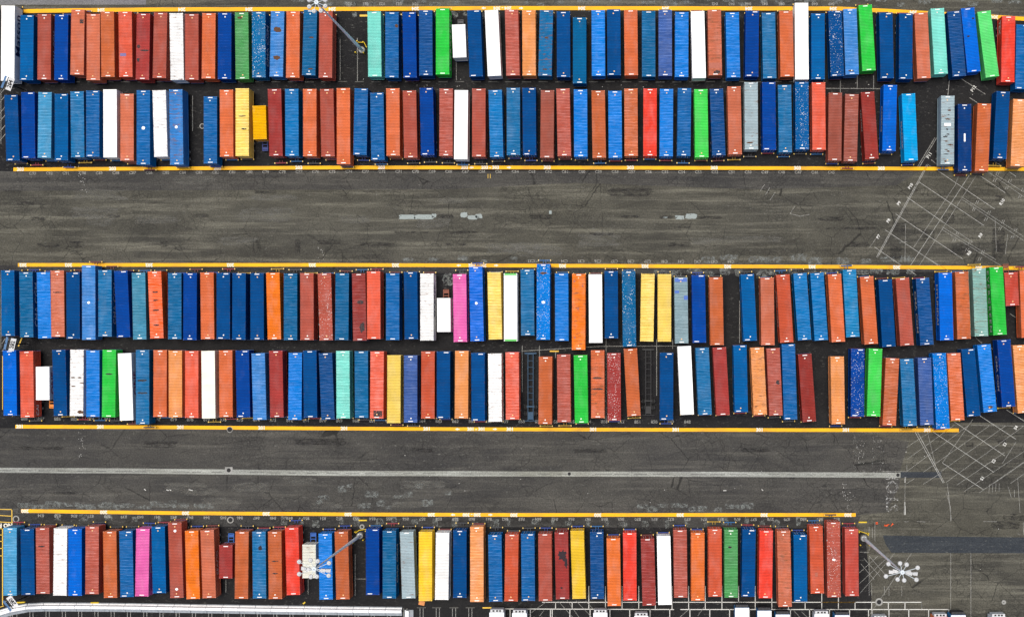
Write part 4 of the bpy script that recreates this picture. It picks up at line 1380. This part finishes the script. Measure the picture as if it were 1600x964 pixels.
# ------------------------------------------------------------------ lamp masts
def mast(px, py, tx, ty, heads, floods, label):
    base_p = at(px, py)
    h = 33.5
    root = empty('lamp_mast', (base_p.x, base_p.y, 0)); tag(root, label, 'lamp mast', 'high lamp masts of the yard')
    mb = MB(); mb.lathe([(0, .9), (.55, .9), (.6, .82), (.62, 0.0)], n=24); mb.obj('footing', MT_CONC, root)
    mb = MB(); mb.tube((0, 0, .9), (0, 0, 12), .31, .24, n=16); mb.tube((0, 0, 12), (0, 0, 23), .23, .18, n=16); mb.tube((0, 0, 23), (0, 0, h), .17, .10, n=16)
    mb.box(-.3, .3, -.3, .3, .9, .95)
    mb.obj('pole', MT_POLE, root, smooth=False)
    mb = MB(); mb.lathe([(.0, h + .15), (.35, h + .15), (.35, h - .15), (.0, h - .15)], n=16)
    mb.tube((0, 0, h), (0, 0, h + .7), .04, n=6)
    mb.obj('head_frame', MT_GALV, root)
    for x, y in heads:
        r = math.hypot(x, y); ux, uy = x / r, y / r
        mb = MB()
        mb.tube((ux * .3, uy * .3, h), (x - ux * .15, y - uy * .15, h + .1), .045, n=6)
        arm = mb.obj('arm', MT_GALV, root)
        mb = MB()
        mb.lathe([(0, .30), (.12, .29), (.14, .22), (.28, .16), (.36, .02), (.37, -.06), (.33, -.06), (.0, -.04)], n=18)
        lh = mb.obj('lamp_head', MT_LAMP, root, (x, y, h), smooth=False)
        mb = MB(); mb.lathe([(0, .40), (.07, .39), (.09, .30)], n=10); mb.obj('ballast_cap', MT_GALV, lh)
    for x, y in floods:
        r = math.hypot(x, y); ux, uy = x / r, y / r
        an = math.atan2(uy, ux)
        mb = MB(); mb.box(-.10, .50, -.26, .26, -.12, .22); mb.box(.50, .56, -.3, .3, -.18, .26)
        mb.box(-.3, -.10, -.14, .14, -.05, .15)
        fl = mb.obj('floodlight', MT_LAMP, root, (x, y, h - .1), an)
        fl.rotation_euler = (0, R(25), an)
        mb = MB(); mb.tube((ux * .2, uy * .2, h - .1), (x - ux * .1, y - uy * .1, h - .1), .045, n=6); mb.obj('arm', MT_GALV, root)
    return root
mast(566.7, 80, 492, 4, [(-1.15, .35), (-1.15, -.7), (-.4, -1.4), (.7, -1.35), (1.4, -.6), (1.4, .35), (-.5, 1.3), (.6, 1.35)], [(-.9, 1.1), (.2, 1.7)], 'tall grey lamp mast over the gap left of the mint container, top row')
mast(563.7, 835.6, 494, 892.6, [(-2.4, 1.15), (-.6, 1.4), (.55, 1.25), (2.35, .95), (-2.4, -.8), (-.55, -1.25), (.4, -1.2), (2.3, -1.05)], [(-1.5, .05), (-.75, -.05), (1.1, -.2), (1.95, -.25)], 'tall grey lamp mast leaning its head over the bottom row containers')
mast(1348.7, 839.8, 1406, 892.7, [(-2.2, 1.3), (-.35, 1.4), (.7, 1.2), (2.45, .7), (-2.6, -.65), (-.75, -1.15), (.3, -1.3), (2.25, -1.2)], [(-1.5, .0), (-.9, .1), (.75, -.05), (1.0, -.2), (1.85, -.25)], 'tall grey lamp mast at the right end of the bottom row')

# yellow bollards round each mast
def bollard(px, py, label, grp, hgt=1.1, lean=0):
    p = at(px, py)
    mb = MB(); mb.tube((0, 0, 0), (0, 0, hgt - .06), .13, n=14); mb.lathe([(.13, hgt - .06), (.10, hgt), (0, hgt + .02)], n=14)
    o = mb.obj('bollard', MT_YEL, None, (p.x, p.y, 0)); tag(o, label, 'bollard', grp)
    return o
for px, py, lb, gr in ((559.5, 66.5, 'the mast near the mint container', 'bollards around the upper lamp mast'), (569, 68, '', ''), (557, 84, '', ''), (569.5, 84.5, '', ''),
                       (556.5, 829.5, 'bottom', ''), (573, 828, 'bottom', ''), (569, 842, 'bottom', ''), (553, 846, 'bottom', ''),
                       (1341, 830, 'right', ''), (1355.5, 832, 'right', ''), (1343, 850, 'right', ''), (1357, 850, 'right', '')):
    if lb in ('the mast near the mint container', ''): L_, g_ = 'yellow bollard guarding the lamp mast beside the mint container', 'bollards around the upper lamp mast'
    elif lb == 'bottom': L_, g_ = 'yellow bollard guarding the lamp mast in the bottom row gap', 'bollards around the lower lamp mast'
    else: L_, g_ = 'yellow bollard guarding the lamp mast at the right end', 'bollards around the right lamp mast'
    bollard(px, py, L_, g_)
def rail(pts, label):
    mb = MB()
    q = [at(x, y, .8) for x, y in pts]
    for a, b in zip(q, q[1:]): mb.tube(a, b, .07, n=8)
    for a in q: mb.tube((a.x, a.y, 0), (a.x, a.y, .86), .08, n=8)
    o = mb.obj('guard_rail', MT_YEL); tag(o, label, 'guard rail')
rail([(560, 66.5), (569, 67), (572.5, 74)], 'bent yellow guard rail by the foot of the upper lamp mast')
rail([(556, 832), (561, 828), (575, 826)], 'yellow guard rail by the lamp mast foot, bottom row')
rail([(1342, 829), (1354, 833), (1357, 836)], 'yellow guard rail beside the lamp mast at right end')

# ------------------------------------------------------------------ row signs at the left
def sign(bx, by, tx, ty, s, rot, label, wd=2.3, hh=7.0):
    p = at(bx, by); t = at(tx, ty, hh)
    root = empty('row_sign', (t.x, t.y, 0)); tag(root, label, 'sign', 'row number signs at the left edge')
    mb = MB(); mb.tube((0, 0, 0), (0, 0, hh), .11, .09, n=10); mb.box(-.25, .25, -.25, .25, 0, .05); mb.obj('pole', MT_BLACK, root)
    # four-sided tilted sign box
    c, sn = math.cos(R(rot)), math.sin(R(rot))
    head = empty('sign_head', (0, 0, hh), R(rot)); head.parent = root
    mb = MB(); mb.poly([(-wd / 2, -.95, -.35), (wd / 2, -.95, -.35), (wd / 2, -.25, .22), (-wd / 2, -.25, .22)]); mb.poly([(-wd / 2, -.25, .20), (wd / 2, -.25, .20), (wd / 2, -.95, -.37), (-wd / 2, -.95, -.37)])
    face = mb.obj('sign_panel', MT_PLATE, head)
    mb = MB(); mb.poly([(-wd / 2, .95, -.35), (-wd / 2, .25, .22), (wd / 2, .25, .22), (wd / 2, .95, -.35)]); mb.poly([(-wd / 2, .25, .20), (-wd / 2, .95, -.37), (wd / 2, .95, -.37), (wd / 2, .25, .20)])
    mb.obj('sign_panel', MT_TINT, head, color=lin((90, 125, 165)))
    mb = MB(); mb.box(-wd / 2, wd / 2, -.05, .05, .02, .14); mb.box(-.05, .05, -.8, .8, -.1, .0); mb.obj('bracket', MT_BLACK, head)
    cu = bpy.data.curves.new('t', 'FONT'); cu.body = s; cu.size = .95; cu.align_x = 'CENTER'; cu.align_y = 'CENTER'; cu.offset = .03; cu.resolution_u = 2
    to = bpy.data.objects.new('t', cu); C.objects.link(to)
    dg = bpy.context.evaluated_depsgraph_get(); me0 = to.evaluated_get(dg).to_mesh()
    mb = MB(); k = math.hypot(.7, .57)
    for v in me0.vertices: mb.v.append((v.co.x, -.6 + v.co.y * .7 / k, -.065 + v.co.y * .57 / k + .015))
    for f in me0.polygons: mb.f.append(tuple(f.vertices)); mb.m.append(0)
    to.evaluated_get(dg).to_mesh_clear(); bpy.data.objects.remove(to); bpy.data.curves.remove(cu)
    mb.obj('sign_number', MT_BLACK, head)
sign(48, 142, 10.5, 130, '204', 70, 'white row sign reading 204 below the big white container')
sign(52, 537, 14, 537.5, '202', 77, 'white row sign reading 202 between third and fourth rows')
sign(52, 925, 15, 943, '200', 128, 'white row sign reading 200 at the bottom left corner')

# ------------------------------------------------------------------ wheel stops, drains, rings, cones
mb = MB()
def prism(mb, L, w0, w1, h):
    v = [(-L / 2, -w0 / 2, 0), (L / 2, -w0 / 2, 0), (L / 2, w0 / 2, 0), (-L / 2, w0 / 2, 0), (-L / 2 + .06, -w1 / 2, h), (L / 2 - .06, -w1 / 2, h), (L / 2 - .06, w1 / 2, h), (-L / 2 + .06, w1 / 2, h)]
    for q in ((4, 5, 6, 7), (0, 1, 5, 4), (1, 2, 6, 5), (2, 3, 7, 6), (3, 0, 4, 7), (0, 3, 2, 1)): mb.poly([v[i] for i in q])
prism(mb, 1.75, .24, .14, .16)
ME_STOP = mb.mesh('wheel_stop', [MT_DKCONC])
mb = MB(); prism(mb, 1.6, .3, .18, .2); ME_YSTOP = mb.mesh('wheel_stop', [MT_YEL])
for i in range(45):
    x = 118 + 26.1 * i
    if x > 1290: break
    p = at(x, 128.5 + random.uniform(-.4, .4))
    o = link_mesh('wheel_stop', ME_STOP, None, (p.x, p.y, .004), random.uniform(-.02, .02))
    tag(o, 'grey concrete wheel stop in the dark gap between top and second rows', 'wheel stop', 'wheel stops between the two upper rows')
for x in (658.5, 682.5, 709.5, 735):
    p = at(x, 948.6); o = link_mesh('wheel_stop', ME_STOP, None, (p.x, p.y, .02)); tag(o, 'grey concrete wheel stop right of the white barrier, bottom edge', 'wheel stop', 'wheel stops at the bottom edge')
for x, y, r, lb in ((33, 940.5, 3, 'yellow wheel stop beside the bottom left row sign'), (148.5, 941.2, 0, 'yellow wheel stop just above the white barrier'), (567, 812.5, 0, 'yellow wheel stop right under the bottom yellow line'),
                    (1348, 815.5, 0, 'long yellow bar at the right end of the bottom line'), (475.5, 941.3, 35, 'small yellow block under the bottom row, middle left')):
    p = at(x, y); o = link_mesh('wheel_stop', ME_YSTOP, None, (p.x, p.y, .01), R(r)); tag(o, lb, 'wheel stop', 'yellow wheel stops')
    if '475' in str(x): o.scale = (.35, 1, 1)

def ring(px, py, r0, r1, label, name='manhole', concm=MT_CONC, z=.02):
    p = at(px, py)
    root = empty(name, (p.x, p.y, 0)); tag(root, label, 'manhole', 'round drain covers in the tarmac')
    mb = MB(); mb.lathe([(r1, 0), (r1, z), (r0, z), (r0, -.0)], n=28); mb.obj('collar', concm, root)
    mb = MB(); mb.lathe([(r0, z * .7), (r0 * .75, z * .75), (0, z * .75)], n=28); mb.obj('cover', MT_TYRE, root)
ring(25, 810.5, .42, .62, 'round manhole with pale collar beside the NO PARKING box')
ring(360, 812, .42, .62, 'round manhole with pale collar above the short crimson container')
ring(359, 671, .45, .56, 'round manhole ring on the yellow line under fourth row')
ring(1373.5, 940, .42, .72, 'large dark manhole with pale collar on the white bay grid')
ring(1568.5, 940.5, .1, .42, 'small pale manhole cover alone near the bottom right corner')
ring(316, 197.5, .35, .5, 'round manhole ring in the second row gap')
ring(889.5, 740, .30, .34, 'small black drain hole midway along the pale strip')
ring(1403, 741.8, .32, .36, 'black drain hole at the right end of the pale strip')
root_s = at(357.5, 734.5)
mb = MB(); mb.box(-.7, .7, -.62, .62, 0, .018); o = mb.obj('drain_box', MT_CONC, None, (root_s.x, root_s.y, 0)); tag(o, 'square pale concrete drain box on the strip, left half', 'drain')
mb = MB(); mb.lathe([(0, .024), (.36, .024), (.38, .018)], n=20); mb.obj('drain_hole', MT_TYRE, o)
# spare tyre by the lower mast
p = at(566, 822.5)
mb = MB(); mb.lathe([(.20, .02), (.24, .22), (.44, .24), (.50, .12), (.44, .0), (.24, .0), (.20, .02)], n=24)
o = mb.obj('spare_tyre', simple('grey_tyre', (.30, .30, .28), .8, .3, 4), None, (p.x, p.y, .004), smooth=True); tag(o, 'pale round tyre lying flat near the lower lamp mast', 'tyre')
# small orange things near the right end
CONE = simple('orange_plastic', (.75, .10, .02), .5, .2, 4)
def cone(px, py, label, tipped=0.0):
    p = at(px, py)
    mb = MB(); mb.box(-.2, .2, -.2, .2, 0, .04); mb.lathe([(.15, .04), (.09, .35), (.03, .66), (0, .67)], n=14)
    o = mb.obj('traffic_cone', CONE, None, (p.x, p.y, .15 if tipped else 0)); o.rotation_euler = (R(88) if tipped else 0, 0, tipped)
    tag(o, label, 'traffic cone', 'orange cones by the right lamp mast')
cone(1370, 817, 'single upright orange cone nearest the bottom row end'); cone(1381.5, 820, 'left orange cone of the lying pair', 1.2); cone(1384.5, 820.5, 'right orange cone of the lying pair', 2.0); cone(1395, 817.5, 'tipped orange cone farthest right of the mast', -.7)

# ------------------------------------------------------------------ white barrier at the bottom left
path = [(-30, 965), (0, 958.2), (12, 954.3), (26, 949.8), (37, 948), (60, 946.5), (110, 946.5), (198, 947.3), (270, 948.5), (400, 950.5), (530, 952.3), (637, 953.5)]
q = [at(x, y).xy for x, y in path]
pts = []
for a, b in zip(q, q[1:]):
    n = max(1, int((b - a).length / .25))
    for i in range(n): pts.append(a.lerp(b, i / n))
pts.append(q[-1])
acc = [0.0]
for a, b in zip(pts, pts[1:]): acc.append(acc[-1] + (b - a).length)
def along(s):
    for i in range(len(acc) - 1):
        if acc[i + 1] >= s: return pts[i].lerp(pts[i + 1], (s - acc[i]) / max(1e-6, acc[i + 1] - acc[i]))
    return pts[-1]
SEG = 3.03
def barrier_meshes(L):
    body = MB(); hl = L / 2
    prof = [(-.42, .22), (-.30, .40), (-.26, 1.02), (-.22, 1.06), (.22, 1.06), (.26, 1.02), (.34, .40), (.56, .22)]
    for (x0, z0), (x1, z1) in zip(prof, prof[1:]): body.poly([(-hl, x0, z0), (hl, x0, z0), (hl, x1, z1), (-hl, x1, z1)][::-1])
    for e in (-hl, hl): body.poly([(e, x, z) for x, z in prof])
    foot = MB(); foot.box(-hl, hl, -.95, .70, 0, .10)
    foot.poly([(-hl, -.9, .1), (hl, -.9, .1), (hl, -.425, .222), (-hl, -.425, .222)]); foot.poly([(hl, .69, .1), (-hl, .69, .1), (-hl, .565, .222), (hl, .565, .222)])
    return body.mesh('barrier_body', [MT_WHCONC]), foot.mesh('barrier_foot', [simple('grey_foot', (.30, .33, .36), .85, .35, 1.5)])
MBODY, MFOOT = barrier_meshes(SEG - .07)
nseg = int(acc[-1] / SEG)
bi = 0
def put_barrier(c, ang):
    root = empty('concrete_barrier', (c.x, c.y, 0), ang)
    tag(root, 'white concrete barrier segment in the long line under the bottom row', 'barrier', 'white barrier segments along the bottom left')
    link_mesh('barrier_body', MBODY, root); link_mesh('barrier_foot', MFOOT, root)
for i in range(nseg):
    a, b = along(i * SEG), along((i + 1) * SEG)
    put_barrier((a + b) / 2, math.atan2(b.y - a.y, b.x - a.x))
e = at(638, 957).xy
for k in range(2): put_barrier(Vector((e.x, e.y - .9 - k * SEG)), R(90))

# ------------------------------------------------------------------ parked trailers at the bottom edge
def trailer(px, py, wpx, kind, label, length=9.0, hgt=3.9):
    """px centre and py far end of the roof in the photo"""
    p = at(px, py, hgt)
    hw = 1.27 if wpx < 25 else 1.32
    col = {'blue': (.03, .22, .50), 'white': (.70, .72, .74), 'orange': (.75, .18, .04)}[kind]
    root = empty('box_trailer', (p.x, p.y - length / 2, 0)); tag(root, label, 'trailer', 'trailers parked along the bottom edge')
    hl = length / 2
    mb = MB(); mb.box(-hw, hw, -hl, hl, 1.1, hgt - .06); mb.obj('body', MT_TINT, root, color=col)
    mb = MB(); mb.box(-hw - .02, hw + .02, -hl, hl - .02, hgt - .055, hgt)
    for k in range(1, int(length / 1.2)): mb.box(-hw + .1, hw - .1, hl - k * 1.2 - .03, hl - k * 1.2 + .03, hgt + .001, hgt + .02)
    mb.obj('roof', MT_TINT, root, color=(.80, .82, .84) if kind != 'orange' else col)
    # refrigeration unit / front end
    mb = MB(); mb.box(-hw + .15, hw - .15, hl + .002, hl + .5, 1.9, hgt - .25)
    fr = mb.obj('cooling_unit', MT_TINT, root, color=(.02, .02, .025) if kind == 'blue' else (.55, .56, .57))
    for x in (-.6, 0.05, .6):
        mb = MB(); mb.box(x - .18, x + .18, hl + .1, hl + .4, hgt - .249, hgt - .22); mb.obj('vent', MT_BLACK, fr)
    for y in (-hl + 1.3, -hl + 2.6):
        for s in (-1, 1):
            mb = MB(); mb.tube((s * .72, y, .52), (s * 1.2, y, .52), .5, n=16); mb.obj('wheel', MT_TYRE, root)
    mb = MB(); mb.box(-.5, .5, -hl + .2, hl - .2, .85, 1.095); mb.obj('frame', MT_BLACK, root)
    for s in (-1, 1):
        mb = MB(); mb.box(*sorted((s * .6, s * .72)), hl - 2.2, hl - 2.0, 0.02, .849); mb.obj('landing_leg', MT_GALV, root)
trailer(776, 956.5, 26, 'white', 'white trailer parked farthest left on the bottom edge')
trailer(811.5, 957.5, 25, 'white', 'white trailer with red mark, second from left, bottom edge')
trailer(938, 957, 23, 'white', 'white trailer at bottom edge under navy and yellow containers')
trailer(1002, 962, 23, 'white', 'white trailer barely showing under the dark red container')
trailer(1159.5, 949, 24, 'blue', 'blue-sided white-roofed trailer under the green container, bottom edge')
trailer(1194.5, 953.5, 24, 'blue', 'blue-sided white-roofed trailer, middle of three, under bright red container')
trailer(1223, 959.5, 24, 'blue', 'blue-sided white-roofed trailer directly under the long salmon container')
trailer(1284, 959, 25, 'white', 'grey-white panelled trailer under the tomato red container')
trailer(1316, 960.5, 25, 'blue', 'blue-sided trailer with dark unit just left of the large manhole')
trailer(1376, 966.5, 20, 'white', 'dull trailer top barely showing below the large manhole')
trailer(1470, 963.5, 23, 'orange', 'orange-topped trailer at the bottom right')
trailer(1497.5, 960.5, 26, 'blue', 'pale blue trailer touching the orange-topped one')
trailer(1561, 963.5, 25, 'white', 'white trailer nearest the bottom right corner')

# loose plate under the yellow container, bottom row
p = at(659, 941.5, .3)
mb = MB(); mb.box(-.55, .55, -.4, .4, .0, .35); mb.box(-.5, .5, -.35, .35, .35, .39)
o = mb.obj('orange_crate', simple('orange_board', (.62, .25, .08), .7, .3, 3), None, (p.x, p.y, .005), R(-12)); tag(o, 'small orange crate below the warm yellow container, bottom row', 'crate')
